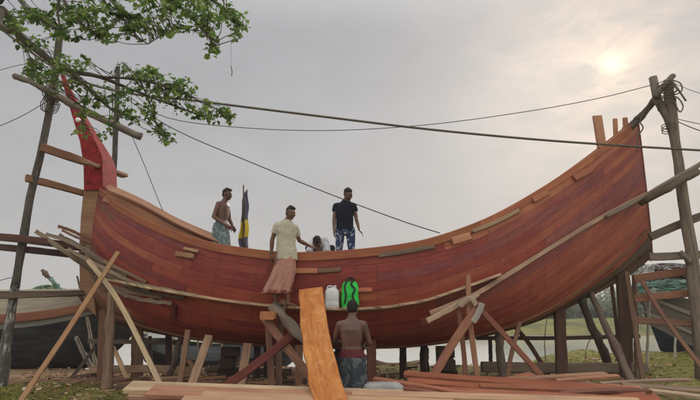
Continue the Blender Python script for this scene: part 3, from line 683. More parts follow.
mb = MB(); a = W(267, 315.5, 8.45); mb.plank([a, a+Vector((-0.02, 0.8, 0.0))], 0.22, 0.13, C_FRESH, face=(0, 0, 1)); o = mb.build('bearer', MAT['wood']); o.parent = t; o.matrix_parent_inverse = Matrix.Translation(-Vector(t.location))
pole('leaning_log', 'log', 'crooked grey log leaning down right from under the standing man\'s feet', [(272, 306, 8.95), (283, 318, 8.8), (300, 335, 8.6), (318, 356, 8.35), (334, 378, 8.1)], 9, (0.20, 0.155, 0.12), ground=True, rough=0.3, mat=MAT['old'])
t = empty('trestle', W(470, 385, 8.8), 'right work trestle with a grey forked head carrying the pole ends', 'trestle', 'work trestles')
part(t, 'brace', [(479, 306, 8.75), (455, 340, 8.65), (428, 385, 8.45)], 7.8, (0.26, 0.115, 0.075), ground=True)
part(t, 'fork_head', [(482, 303, 8.7), (479, 312, 8.7), (473, 322, 8.7)], 5.5, (0.36, 0.33, 0.29), mat=MAT['old'])
part(t, 'brace', [(483, 312, 8.95), (520, 352, 8.9), (552, 388, 8.8)], 5.2, (0.22, 0.085, 0.055), ground=True)
part(t, 'leg', [(468, 275, 8.8), (470, 320, 8.8), (478, 382, 8.75)], 5, (0.30, 0.15, 0.09), ground=True)
part(t, 'leg', [(458, 305, 8.95), (463, 345, 8.95), (466, 378, 8.9)], 4.5, (0.26, 0.12, 0.08), ground=True)
part(t, 'cross_head', [(460, 306, 8.75), (470, 298, 8.7), (476, 305, 8.7)], 5, (0.33, 0.25, 0.18), mat=MAT['old'])
pole('staging_plank', 'board', 'pale loose board resting on the right trestle, its end free', [(427, 321, 8.75), (452, 308, 8.85), (478, 294, 8.95)], 5, (0.40, 0.29, 0.20), 'board', rough=0.35, th=0.05)
pole('staging_strip', 'board', 'long pale flat strip running up along the right half of the hull', [(430, 313, 8.85), (470, 297, 8.98)]+[(x, y, hull_at(x, y, 0.09).y) for x, y in ((500, 279.5), (560, 242), (610, 212.5), (646, 194))], 4.6, (0.33, 0.215, 0.145), 'board', rough=0.25, th=0.04)
pole('lashed_spar', 'pole', 'long rounded spar lying on the pale strip end and crossing the right post', [(606, 217, hull_at(606, 216, 0.2).y), (640, 199, 10.35), (672, 180.5, 9.98), (706, 161, 9.9)], 4.6, (0.19, 0.145, 0.11), rough=0.15)
pole('spar_end', 'pole', 'thick dark spar crossing the right post just under the long one', [(640, 203, 10.5), (668, 188, 9.95), (697, 171, 9.9)], 7.5, (0.13, 0.098, 0.073), rough=0.1)
GR = 'cross bars of the right scaffold'
RB = [('dark bar rising right from the hull past the right post', [(650, 237, 10.4), (676, 226, 10.4), (712, 212, 10.4)], 8, (0.12, 0.09, 0.068)),
      ('flat grey bar level with the foot of the bow', [(649, 257, 10.5), (675, 256, 10.45), (712, 254, 10.4)], 7.5, (0.17, 0.135, 0.105)),
      ('reddish bar in front of the brown net heap', [(634, 279, 10.6), (660, 275, 10.5), (712, 268, 10.4)], 7.5, (0.20, 0.095, 0.06)),
      ('orange brown bar under the green net', [(634, 299, 10.6), (660, 296, 10.5), (712, 291, 10.4)], 7, (0.25, 0.12, 0.075)),
      ('lowest bar of the right scaffold across the grey boat', [(634, 320, 10.6), (665, 322, 10.5), (712, 324, 10.4)], 6.5, (0.20, 0.11, 0.075))]
for lab, pts, wd, col in RB: pole('cross_bar', 'bar', lab, pts, wd, col, 'board', GR)
pole('diagonal_brace', 'brace', 'thin brown brace slanting down across the grey boat on the right', [(642, 281, 10.5), (666, 320, 10.2), (701, 366, 9.8)], 4, (0.19, 0.095, 0.065), 'board', ground=True)
pole('short_peg', 'peg', 'stub of wood poking from the right post below the flat bar', [(680, 252, 10.1), (690, 262, 10.1)], 6, (0.15, 0.12, 0.10), 'log')

# ------------------------------------------------------------------ the orange slab
A, B = W(311, 290, 8.75), W(333, 402, 6.5); B = B+(B-A).normalized()*0.45; C = [A.lerp(B, i/40) for i in range(41)]; mb = MB(); rows = []
tg = (B-A).normalized(); fc = Vector((0.0, -0.75, 0.65)); fc = (fc-tg*fc.dot(tg)).normalized(); sd = tg.cross(fc)
if sd.x < 0: sd = -sd
for i, p in enumerate(C):
    t = i/40; of = -0.06*math.sin(math.pi*min(1, t*1.0))
    l = of-0.185+0.012*noise.noise(Vector((i*0.25, 1, 2))); r = of+0.185+0.012*noise.noise(Vector((i*0.22, 9, 5)))+0.004*noise.noise(Vector((i*0.9, 2, 8))); l -= 0.005*math.sin(i*0.7)
    nn = 9; ed = 0.01*max(0, 1-i*0.7)
    top = [p+sd*(l+(r-l)*j/nn)+fc*(0.035+0.004*noise.noise(Vector((i*0.4, j*0.8, 4)))) for j in range(nn+1)]
    rows.append(top+[p+sd*(r+0.012)-fc*0.0, p+sd*(r-0.004)-fc*0.035, p+sd*(l+0.004)-fc*0.035, p+sd*(l-0.012)])
mb.grid(rows, (0.56, 0.215, 0.06), closed=True, caps=True)
m, nt, b = newmat('slab_wood'); uvn = nt.nodes.new('ShaderNodeUVMap'); uvn.uv_map = 'UVMap'; v = uvn.outputs[0]
a1 = tnoise(nt, v, 1, 6, 0.7, 1.5, (1.6, 7, 1)); a2 = tnoise(nt, v, 1, 5, 0.6, 0.6, (9, 5, 1)); a3 = tnoise(nt, v, 1, 5, 0.65, 0.8, (1.2, 46, 1))
c = ramp(nt, a1, [(0.28, (0.30, 0.09, 0.03)), (0.45, (0.46, 0.165, 0.045)), (0.62, (0.57, 0.235, 0.07)), (0.8, (0.64, 0.32, 0.13))])
c = MIXC(nt, 1.0, c, M_(nt, 'MULTIPLY_ADD', a3, 0.7, 0.66), 'MULTIPLY'); c = MIXC(nt, M_(nt, 'MULTIPLY', M_(nt, 'SUBTRACT', a2, 0.55), 3, clamp=True), c, (0.66, 0.36, 0.17))
nt.links.new(c, b.inputs['Base Color']); b.inputs['Roughness'].default_value = 0.8; b.inputs['Specular IOR Level'].default_value = 0.2
bp = nt.nodes.new('ShaderNodeBump'); bp.inputs['Strength'].default_value = 0.8; bp.inputs['Distance'].default_value = 0.03; nt.links.new(M_(nt, 'ADD', a1, a2), bp.inputs['Height']); nt.links.new(bp.outputs[0], b.inputs['Normal'])
tag(mb.build('timber_slab', m), 'wide bright orange fresh sawn slab with wavy edges leaning on the hull', 'slab')

# ------------------------------------------------------------------ timber piles in front
GL = 'pale planks stacked at lower left'
def frontplank(label, a, b_, wpx, col, group, th=0.05, mat='wood', name='plank', up=(0, -0.25, 1), wd=None, lift=0.0, rough=0.006):
    A, B = W(*a), W(*b_); mid = A.lerp(B, 0.5)+Vector((0, 0, lift)); mb = MB()
    mb.plank(curve([A, mid, B], 14), wd or wpx*a[2]/FPX, th, col, face=up, rough=rough); return tag(mb.build(name, MAT[mat]), label, 'plank', group)
# left stack: layered, from just below the frame up
for q, (xa, ya, xb, yb, yd, col, lab) in enumerate([
    (128, 387, 404, 396.5, 7.0, (0.46, 0.33, 0.21), 'topmost pale plank of the lower left stack'),
    (150, 391.5, 420, 401, 6.75, (0.34, 0.17, 0.10), 'reddish plank lying in front of the topmost pale one'),
    (133, 393, 392, 404, 6.95, (0.40, 0.24, 0.15), 'second plank down in the lower left stack'),
    (185, 397.5, 455, 406, 6.6, (0.44, 0.27, 0.16), 'nearest plank of the lower left stack, at the bottom edge')]):
    frontplank(lab, (xa, ya, yd), (xb, yb, yd-0.12), 20, jit(col, 0.05), GL, th=0.055, wd=0.30, mat='old' if q in (0, 2) else 'wood')
frontplank('long thin tan plank along the bottom edge, right of the worker', (352, 394, 6.75), (640, 402, 6.6), 8, (0.45, 0.28, 0.17), GL, wd=0.16)
# right pile of red planks
GRP = 'fresh red planks heaped at lower right'
for xa, ya, Ya, xb, yb, Yb, col, wdm, lab in [
    (374, 379, 7.75, 500, 401, 6.9, (0.42, 0.15, 0.085), 0.12, 'narrow pinkish plank sloping down right beside the worker'),
    (404, 374, 8.2, 655, 394.5, 7.6, (0.36, 0.105, 0.058), 0.26, 'long red plank at the back of the heap, starting near the trestle foot'),
    (408, 381, 7.9, 660, 400, 7.2, (0.40, 0.12, 0.06), 0.24, 'red plank with a dark gap above it, middle of the heap'),
    (405, 388, 7.6, 640, 404, 7.0, (0.33, 0.10, 0.06), 0.24, 'darker red plank low in the heap'),
    (430, 377, 8.3, 640, 391, 7.7, (0.30, 0.09, 0.055), 0.26, 'red plank partly under the long one'),
    (408, 372.5, 8.5, 436, 377, 8.4, (0.42, 0.24, 0.16), 0.14, 'short pinkish board end at the trestle foot'),
    (480, 386, 7.6, 645, 394, 7.4, (0.38, 0.12, 0.07), 0.20, 'bright red plank in the right half of the heap'),
    (450, 392, 7.2, 640, 401, 6.9, (0.44, 0.16, 0.09), 0.2, 'nearest bright red plank of the heap'),
    (420, 383, 8.0, 560, 399, 7.4, (0.25, 0.075, 0.045), 0.12, 'narrow dark red lath crossing the heap'), (440, 380, 8.4, 640, 388, 8.0, (0.46, 0.19, 0.11), 0.10, 'thin pinkish lath at the back of the heap'),
    (510, 380.5, 8.5, 650, 388, 8.2, (0.28, 0.13, 0.085), 0.12, 'thin brown lath behind the long red plank'), (455, 396, 7.0, 560, 398, 6.95, (0.5, 0.27, 0.17), 0.10, 'short pale lath low in the heap'),
    (560, 394, 7.2, 650, 391, 7.5, (0.22, 0.09, 0.06), 0.12, 'short dark offcut lying across the red planks'), (380, 386, 7.6, 452, 397, 7.1, (0.30, 0.11, 0.07), 0.10, 'short dark red lath beside the filled sack'),
    (600, 384, 8.3, 690, 380, 8.9, (0.30, 0.19, 0.13), 0.10, 'grey brown lath pointing up right at the heap back'),
    (484, 381, 8.3, 606, 374, 8.9, (0.40, 0.20, 0.12), 0.16, 'tan plank crossing the heap, rising to the right'),
    (556, 381, 8.5, 618, 376, 8.8, (0.42, 0.19, 0.11), 0.14, 'short orange plank at the back of the heap'),
    (622, 385, 8.2, 720, 393, 8.0, (0.34, 0.21, 0.13), 0.20, 'upper tan plank at the right edge'),
    (640, 390, 7.7, 720, 400, 7.5, (0.44, 0.31, 0.20), 0.14, 'lower pale plank at the right edge'),
    (660, 387, 8.5, 720, 390, 8.4, (0.16, 0.10, 0.07), 0.16, 'dark plank behind the tan ones at the right edge')]:
    frontplank(lab, (xa, ya, Ya), (xb, yb, Yb), 0, jit(tuple(x*y for x, y in zip(col, (0.78, 0.84, 0.84))), 0.12), GRP, th=0.045, wd=wdm*0.72, mat='old' if len(lab) % 3 == 0 else 'wood', lift=rnd.uniform(-.01, .02), rough=0.012)
mb = MB(); pl = [W(487, 381.5, 8.4), W(529, 371.5, 8.9), W(548, 381, 8.5), W(545, 385, 8.2), W(500, 385, 8.1)]
pb_ = [p-Vector((0, 0, 0.05)) for p in pl]; tag(prism(pl, pb_, (0.34, 0.13, 0.075)).build('wide_board', MAT['wood']), 'wide flat pinkish offcut with a pointed top on the red planks', 'board')
# hidden bearers that carry the stacks
GBE = 'bearers under the plank stacks'
for x, y, z, lab in ((-2.3, 6.9, 0.46, 'left end of the pale planks'), (-1.0, 6.85, 0.44, 'pale planks left of the orange slab'), (0.3, 6.75, 0.40, 'planks by the worker'), (1.4, 7.2, 0.36, 'left half of the red planks'), (3.0, 7.4, 0.36, 'right half of the red planks')):
    mb = MB(); zb = gz(x, y)-0.02; mb.plank([(x, y-0.5, (zb+z)/2), (x, y+0.7, (zb+z)/2+0.02)], 0.22, z-zb, jit(C_BRN), face=(0, 0, 1))
    o = mb.build('bearer_log', MAT['old']); tag(o, 'squared log under the '+lab, 'bearer', GBE)
# grey cement block
mb = MB(); rows = []
A = W(383, 390.5, 7.5)
for i in range(13):
    x = -0.27+0.54*i/12; row = []
    for j in range(20):
        a = 2*math.pi*j/20; e = 0.45; cy, cz = math.copysign(abs(math.cos(a))**e, math.cos(a)), math.copysign(abs(math.sin(a))**e, math.sin(a))
        k = 1-0.35*abs(x/0.27)**8; row.append(A+Vector((x, cy*0.16*k, cz*0.105*k))+Vector((0, 0, 1))*0.012*noise.noise(Vector((x*9, cy*4, cz*4))))
    rows.append(row)
mb.grid(rows, (0.3, 0.3, 0.3), closed=True, caps=True)
tag(mb.build('cement_bag', plain('cement_bag', (0.36, 0.35, 0.34), 0.9, 0.2, 7, 0.5), None, True), 'grey white filled sack lying between the worker and the red planks', 'sack')

# ------------------------------------------------------------------ ropes and wires
def wire(label, pts, r, name='wire', mat='cable', cat='wire', n=40):
    P = [W(*p) for p in pts]; mb = MB(); mb.tube(curve(P, n), r, (0.05, 0.05, 0.05), 6); return tag(mb.build(name, MAT[mat], None, True), label, cat)
wire('thick grey rope running across the sky from the leaves to the right edge', [(-10, 20, 8.8), (45, 62, 8.9), (90, 84, 9.0), (140, 95, 9.0), (185, 99.5, 9.0), (245, 107, 9.0), (330, 117.5, 9.0), (430, 129.5, 9.1), (530, 139, 9.2), (620, 145.5, 9.4), (720, 151.5, 9.5)], 0.021, 'rope', 'rope', 'rope')
wire('thin wire sagging from the leaves up to the right post', [(120, 90, 11), (165, 117, 11), (240, 127.5, 11), (330, 130.5, 11), (430, 124.5, 10.9), (530, 111, 10.7), (600, 98, 10.4), (652, 85, 10.2)], 0.008)
wire('thin dark line falling from the leaves to the gunwale amidships', [(112, 88, 10.6), (170, 127, 10.3), (250, 162, 10.0), (340, 198, 9.7), (405, 222, 9.4), (440, 233, 9.25)], 0.009)
wire('thin line hanging from the tied log down to the stern boards', [(131, 134, 9.6), (144, 164, 9.8), (156, 194, 10.1), (166, 219, 10.4)], 0.007)
wire('thin wire at the upper left edge', [(-10, 73, 9.6), (20, 65, 9.6), (54, 60, 9.6)], 0.006)
wire('thin wire from the left edge up to the tied log', [(-10, 130, 9.6), (20, 117, 9.6), (48, 101, 9.5)], 0.007)
wire('fine thread hanging from the leaf tips with a scrap of string at its end', [(230, 12, 6.0), (231, 40, 6.2), (231, 67, 6.4)], 0.0018)
wire('stay wire at the left edge beside the post', [(-10, 284, 9.6), (5, 279, 9.6), (15, 277, 9.6)], 0.006)
wire('upper wire leaving the right post to the right edge', [(674, 83, 10.2), (690, 90, 10.2), (715, 98, 10.2)], 0.006)
wire('middle wire leaving the right post to the right edge', [(670, 117, 10.2), (690, 122, 10.2), (715, 127, 10.2)], 0.008)
wire('lower wire leaving the right post to the right edge', [(670, 118, 10.2), (690, 127, 10.2), (715, 136, 10.2)], 0.010)
ROP = [('loop of twine hanging from the top of the right post', [(672, 80, 10.05), (680, 83, 10.0), (682, 90, 10.0), (677, 94, 10.0), (670, 95, 10.05), (678, 98, 10.0), (683, 106, 10.0), (680, 112, 10.0), (675, 104, 10.0), (672, 98, 10.05)], 0.014),
       ('knotted twine bundle at the right post head', [(670, 78, 10.0), (674, 86, 9.95), (671, 93, 10.0), (677, 90, 9.95), (673, 82, 10.0), (686, 101, 9.95)], 0.018),
       ('long twine hanging down the right side of the right post', [(676, 98, 10.05), (675, 125, 10.02), (673, 140, 10.0), (678, 170, 10.0), (686, 215, 10.0), (696, 258, 10.0), (701, 290, 10.0)], 0.008),
       ('short rope hanging from the lashed spar at the bow', [(645, 111, 10.35), (640, 121, 10.35), (643, 128, 10.35), (638, 137, 10.35), (637, 151, 10.35)], 0.014),
       ('scrap of string dangling in the sky near the leaves', [(231, 66, 6.4), (232, 72, 6.4), (231.5, 76, 6.4)], 0.006)]
for lab, pts, r in ROP: wire(lab, pts, r, 'twine', 'rope', 'twine', 50)

# ------------------------------------------------------------------ white bulb on the prow
e = empty('light_bulb', W(78, 120, 10.35), 'round white bulb hanging in front of the red prow', 'bulb')
mb = MB(); mb.ell((0, 0, 0), (0.05, 0.05, 0.052), (0.8, 0.8, 0.8)); mb.build('globe', plain('bulb_glass', (0.82, 0.82, 0.8), 0.3, 0.02, 3, 0), e, True)
mb = MB(); mb.tube([(0, 0, 0.045), (0, 0, 0.09), (0.01, 0, 0.13), (-0.03, 0.02, 0.32)], [0.022, 0.02, 0.008, 0.006], (0.05, 0.05, 0.05), 8); mb.build('socket', MAT['cable'], e, True)

# ------------------------------------------------------------------ jugs and bag on the ledge
YL = hull_at(335, 305, 0.0).y-0.14
base = W(332, 308.2, YL); e = empty('jerrican', base, 'translucent white plastic jug standing on the ledge beside the green bag', 'jug')
mwhite = plain('white_plastic', (0.62, 0.62, 0.63), 0.4, 0.08, 10, 0.1, spec=0.5)
rows = []
for z, kx, ky in ((0.0, 0.85, 0.85), (0.015, 1, 1), (0.10, 1.0, 1.0), (0.115, .96, .96), (0.13, 1, 1), (0.27, 1, 1), (0.305, 0.9, 0.92), (0.335, 0.6, 0.62), (0.345, 0.36, 0.4), (0.35, 0.3, 0.36)):
    row = []
    for j in range(24):
        a = 2*math.pi*j/24; row.append((math.copysign(abs(math.cos(a))**0.5, math.cos(a))*0.122*kx, math.copysign(abs(math.sin(a))**0.5, math.sin(a))*0.085*ky, z))
    rows.append(row)
mb = MB(); mb.grid(rows, (.6, .6, .6), closed=True, caps=True, flip=True); mb.build('bottle_body', mwhite, e, True)
mb = MB(); mb.tube([(0.05, 0, 0.33), (0.05, 0, 0.385)], 0.026, (.6, .6, .6), 12); mb.build('cap', mwhite, e, True)
mb = MB(); mb.tube(curve([Vector(p) for p in ((-0.085, 0, 0.30), (-0.075, 0, 0.36), (-0.02, 0, 0.375), (0.03, 0, 0.345))], 12), 0.013, (.6, .6, .6), 8); mb.build('handle', mwhite, e, True)
base = W(350, 307.5, YL); e = empty('green_bag', base, 'bright green bag with black straps on the ledge under the gunwale', 'bag')
rows = []
for i in range(15):
    z = 0.44*i/14; k = (1-0.30*(i/14)**5)*(0.88+0.12*min(1, i/2)); row = []
    for j in range(28):
        a = 2*math.pi*j/28; q = 1+0.09*noise.noise(Vector((math.cos(a)*2, math.sin(a)*2, z*7))); row.append((math.copysign(abs(math.cos(a))**0.6, math.cos(a))*0.15*k*q, math.copysign(abs(math.sin(a))**0.6, math.sin(a))*0.085*k*q, z))
    rows.append(row)
mb = MB(); mb.grid(rows, (.1, .5, .1), closed=True, caps=True, flip=True); mb.build('sack', plain('green_cloth', (0.03, 0.60, 0.08), 0.6, 0.2, 7, 0.6, 9), e, True)
mblk = plain('black_webbing', (0.02, 0.02, 0.022), 0.8, 0.2, 20, 0.2)
for pts in (((-0.09, -0.105, 0.06), (-0.07, -0.115, 0.2), (-0.09, -0.105, 0.34), (-0.05, -0.06, 0.46), (-0.02, 0.0, 0.50)), ((0.08, -0.105, 0.10), (0.04, -0.12, 0.20), (0.085, -0.11, 0.30), (0.02, -0.10, 0.38), (0.05, -0.05, 0.47), (-0.01, 0.0, 0.51)), ((-0.06, 0.0, 0.44), (-0.04, 0.0, 0.50), (0.01, 0.0, 0.53), (0.05, 0.0, 0.49), (0.06, 0.0, 0.44))):
    mb = MB(); mb.plank(curve([Vector(p) for p in pts], 14), 0.032, 0.012, (.02, .02, .02)); mb.build('strap', mblk, e)

# ------------------------------------------------------------------ flag
FY = 10.2; fb = W(244, 268, FY); ft = W(243.5, 185, FY); e = empty('flag', fb, 'limp dark grey flag with a yellow band standing at the gunwale', 'flag')
mb = MB(); mb.tube([Vector((0, 0, 0)), ft-fb], 0.014, (0.1, 0.07, 0.05), 8); mb.build('staff', MAT['bark'], e, True)
H = (ft-fb).z; rows = []; cols = []
for i in range(41):
    t = i/40; z = H-0.08-t*(H-0.42); wd = 0.045+0.12*min(1, t*3.2)*(0.8+0.3*math.sin(t*9+1)); row = []
    for j in range(15):
        u = j/14; x = -wd*(u-0.08)*1.0+0.05*t; y = 0.05*math.sin(u*9+t*3)*min(1, t*4)+0.01; row.append((x-0.01*math.sin(t*17), y, z-0.05*u))
    rows.append(row); cols.append([(0.48, 0.37, 0.035) if 0.42 < t-0.06*math.sin(j) < 0.70 else (0.085, 0.09, 0.12)]*15)
mb = MB(); mb.grid(rows, cols); o = mb.build('flag_cloth', attrmat('flag_cloth', 0.9), e, True); md = o.modifiers.new('s', 'SOLIDIFY'); md.thickness = 0.004

# ------------------------------------------------------------------ people
def evalmesh(o):
    dg = bpy.context.evaluated_depsgraph_get(); ev = o.evaluated_get(dg); me = bpy.data.meshes.new_from_object(ev)
    mats = [s.material for s in o.material_slots]; o.modifiers.clear(); o.data = me
    if not len(me.materials): [me.materials.append(x) for x in mats]
    me.polygons.foreach_set('use_smooth', [True]*len(me.polygons)); return o
def fuse(mb, name, mat, parent, vox=0.008, it=6, fac=0.5, disp=None):
    o = mb.build(name, mat, None, True); md = o.modifiers.new('r', 'REMESH'); md.mode = 'VOXEL'; md.voxel_size = vox; md.use_smooth_shade = True
    s_ = o.modifiers.new('s', 'SMOOTH'); s_.iterations = it; s_.factor = fac
    evalmesh(o)
    if disp:
        amp, sc = disp; me = o.data; me.update()
        for vv in me.vertices:
            q = Vector((vv.co.x*sc, vv.co.y*sc, vv.co.z*sc*0.7)); vv.co += vv.normal*amp*(noise.noise(q)+0.5*noise.noise(q*2.3))
        me.update()
    o.data.materials.clear(); o.data.materials.append(mat); o.parent = parent; return o
K0 = (0.1, 0.1, 0.1)
def cap(mb, a, b_, ra, rb, n=12):
    a, b_ = Vector(a), Vector(b_); d = (b_-a); L_ = d.length; d.normalize(); path = []; rr = []
    for i in range(5): t = math.pi/2*(1-i/4); path.append(a-d*ra*math.sin(t)); rr.append(max(0.002, ra*math.cos(t)))
    path.append(a+d*L_*0.5); rr.append((ra+rb)/2)
    for i in range(5): t = math.pi/2*i/4; path.append(b_+d*rb*math.sin(t)); rr.append(max(0.002, rb*math.cos(t)))
    mb.tube(path, rr, K0, n)
def loft(mb, rings, n=24, power=1.0):
    """rings: (centre, right-vector half width, forward-vector half depth)"""
    rows = []
    for c, rv, fv in rings:
        c, rv, fv = Vector(c), Vector(rv), Vector(fv); row = []
        for j in range(n):
            a = 2*math.pi*j/n; row.append(c+rv*math.copysign(abs(math.cos(a))**power, math.cos(a))+fv*math.copysign(abs(math.sin(a))**power, math.sin(a)))
        rows.append(row)
    mb.grid(rows, K0, closed=True, caps=True, flip=True)
def hand(mb, wr, d, palm, side, curl=0.35, s=1.0):
    """wr wrist, d pointing direction, palm the palm normal, side +1/-1 where the thumb is"""
    wr, d, palm = Vector(wr), Vector(d).normalized(), Vector(palm); palm = (palm-d*palm.dot(d)).normalized(); lat = d.cross(palm).normalized()*side
    loft(mb, [(wr-d*0.01, lat*0.026, palm*0.020), (wr+d*0.03*s, lat*0.037, palm*0.018), (wr+d*0.07*s, lat*0.042, palm*0.016), (wr+d*0.092*s, lat*0.038, palm*0.012)], 12)
    for i, (o_, ln) in enumerate(((0.030, 0.068), (0.010, 0.078), (-0.011, 0.072), (-0.031, 0.055))):
        p = wr+d*0.085*s+lat*o_; dd = d; r = 0.0092
        for k in range(3):
            c_ = curl*(k+0.6)*0.75; dd = (d*math.cos(c_)+palm*math.sin(c_)+lat*o_*2.0).normalized(); q = p+dd*ln*s*(0.42, 0.32, 0.26)[k]; cap(mb, p, q, r, r*0.92, 8); p = q; r *= 0.93
    p = wr+d*0.03*s+lat*0.03; q = p+(d*0.55+lat*0.75+palm*0.3).normalized()*0.042; r_ = q+(d*0.9+lat*0.2+palm*0.35).normalized()*0.034
    cap(mb, p, q, 0.0125, 0.011, 8); cap(mb, q, r_, 0.011, 0.009, 8)
def head(mb, c, face, up, s=1.0):
    """skull, jaw, nose, brow, lips, ears in one surface"""
    c, f, u = Vector(c), Vector(face).normalized(), Vector(up); u = (u-f*u.dot(f)).normalized(); r = f.cross(u).normalized(); M = Matrix((r, f, u)).transposed()
    E = lambda off, rad: mb.ell(c+M@(Vector(off)*s), tuple(x*s for x in rad), K0, M)
    E((0, -0.012, 0.025), (0.074, 0.094, 0.088)); E((0, 0.016, -0.035), (0.058, 0.070, 0.070)); E((0, 0.052, -0.082), (0.030, 0.026, 0.024)); E((0, 0.062, 0.020), (0.052, 0.026, 0.017))
    for k in (-1, 1):
        E((k*0.040, 0.056, -0.022), (0.022, 0.024, 0.022)); E((k*0.077, -0.006, -0.008), (0.009, 0.018, 0.031)); E((k*0.011, 0.088, -0.033), (0.010, 0.011, 0.009))
    E((0, 0.090, -0.022), (0.010, 0.017, 0.024)); E((0, 0.082, -0.060), (0.024, 0.013, 0.007)); E((0, 0.080, -0.070), (0.020, 0.012, 0.007))
    return M
def hair(parent, c, M, mat, s=1.0, beard=False, low=0.0):
    mb = MB(); c = Vector(c); E = lambda off, rad: mb.ell(c+M@(Vector(off)*s), tuple(x*s for x in rad), K0, M)
    E((0, -0.024, 0.040), (0.082, 0.098, 0.086)); E((0, -0.050, -0.005), (0.074, 0.064, 0.074-low)); E((0, 0.040, 0.085), (0.055, 0.045, 0.034))
    for k in range(26):
        a, b_ = rnd.uniform(0, 6.28), rnd.uniform(0.1, 1.3); E((0.072*math.cos(a)*math.sin(b_), -0.024+0.088*math.sin(a)*math.sin(b_), 0.042+0.080*math.cos(b_)), (0.016, 0.016, 0.016))
    fuse(mb, 'hair', mat, parent, 0.007, 2)
def eyes(parent, c, M, hairm, s=1.0, tache=False):
    c = Vector(c)
    for k in (-1, 1):
        mb = MB(); mb.ell(c+M@Vector((k*0.029, 0.077, -0.001)), (0.011, 0.006, 0.0045), (0.5, 0.5, 0.5), M, 6, 8); ey = mb.build('eye', MAT['eye'], parent, True)
        mb = MB(); mb.ell(c+M@Vector((k*0.029, 0.084, -0.001)), (0.007, 0.003, 0.0055), (0.0, 0.0, 0.0), M, 6, 8); mb.build('pupil', hairm, ey, True)
        mb = MB(); mb.ell(c+M@Vector((k*0.030, 0.085, 0.019)), (0.020, 0.006, 0.004), (0.0, 0.0, 0.0), M, 6, 8); mb.build('eyebrow', hairm, parent, True)
    if tache: mb = MB(); mb.ell(c+M@Vector((0, 0.094, -0.050)), (0.027, 0.007, 0.006), (0.0, 0.0, 0.0), M, 6, 10); mb.build('moustache', hairm, parent, True)
    mb = MB(); mb.ell(c+M@Vector((0, 0.093, -0.066)), (0.020, 0.004, 0.006), (0.0, 0.0, 0.0), M, 6, 10); mb.build('lips', MAT['lip'], parent, True)
MAT['eye'] = plain('eye_white', (0.26, 0.24, 0.22), 0.4, 0.02, 3, 0); MAT['lip'] = plain('lips', (0.13, 0.045, 0.035), 0.6, 0.1, 9, 0)
def skinmat(name, c): return plain(name, c, 0.42, 0.28, 7, 0.35, 30, spec=0.5)
SK = skinmat('brown_skin', (0.16, 0.080, 0.050)); SKD = skinmat('dark_skin', (0.115, 0.056, 0.040))
HAIR = plain('black_hair', (0.012, 0.010, 0.009), 0.7, 0.3, 30, 0.5)
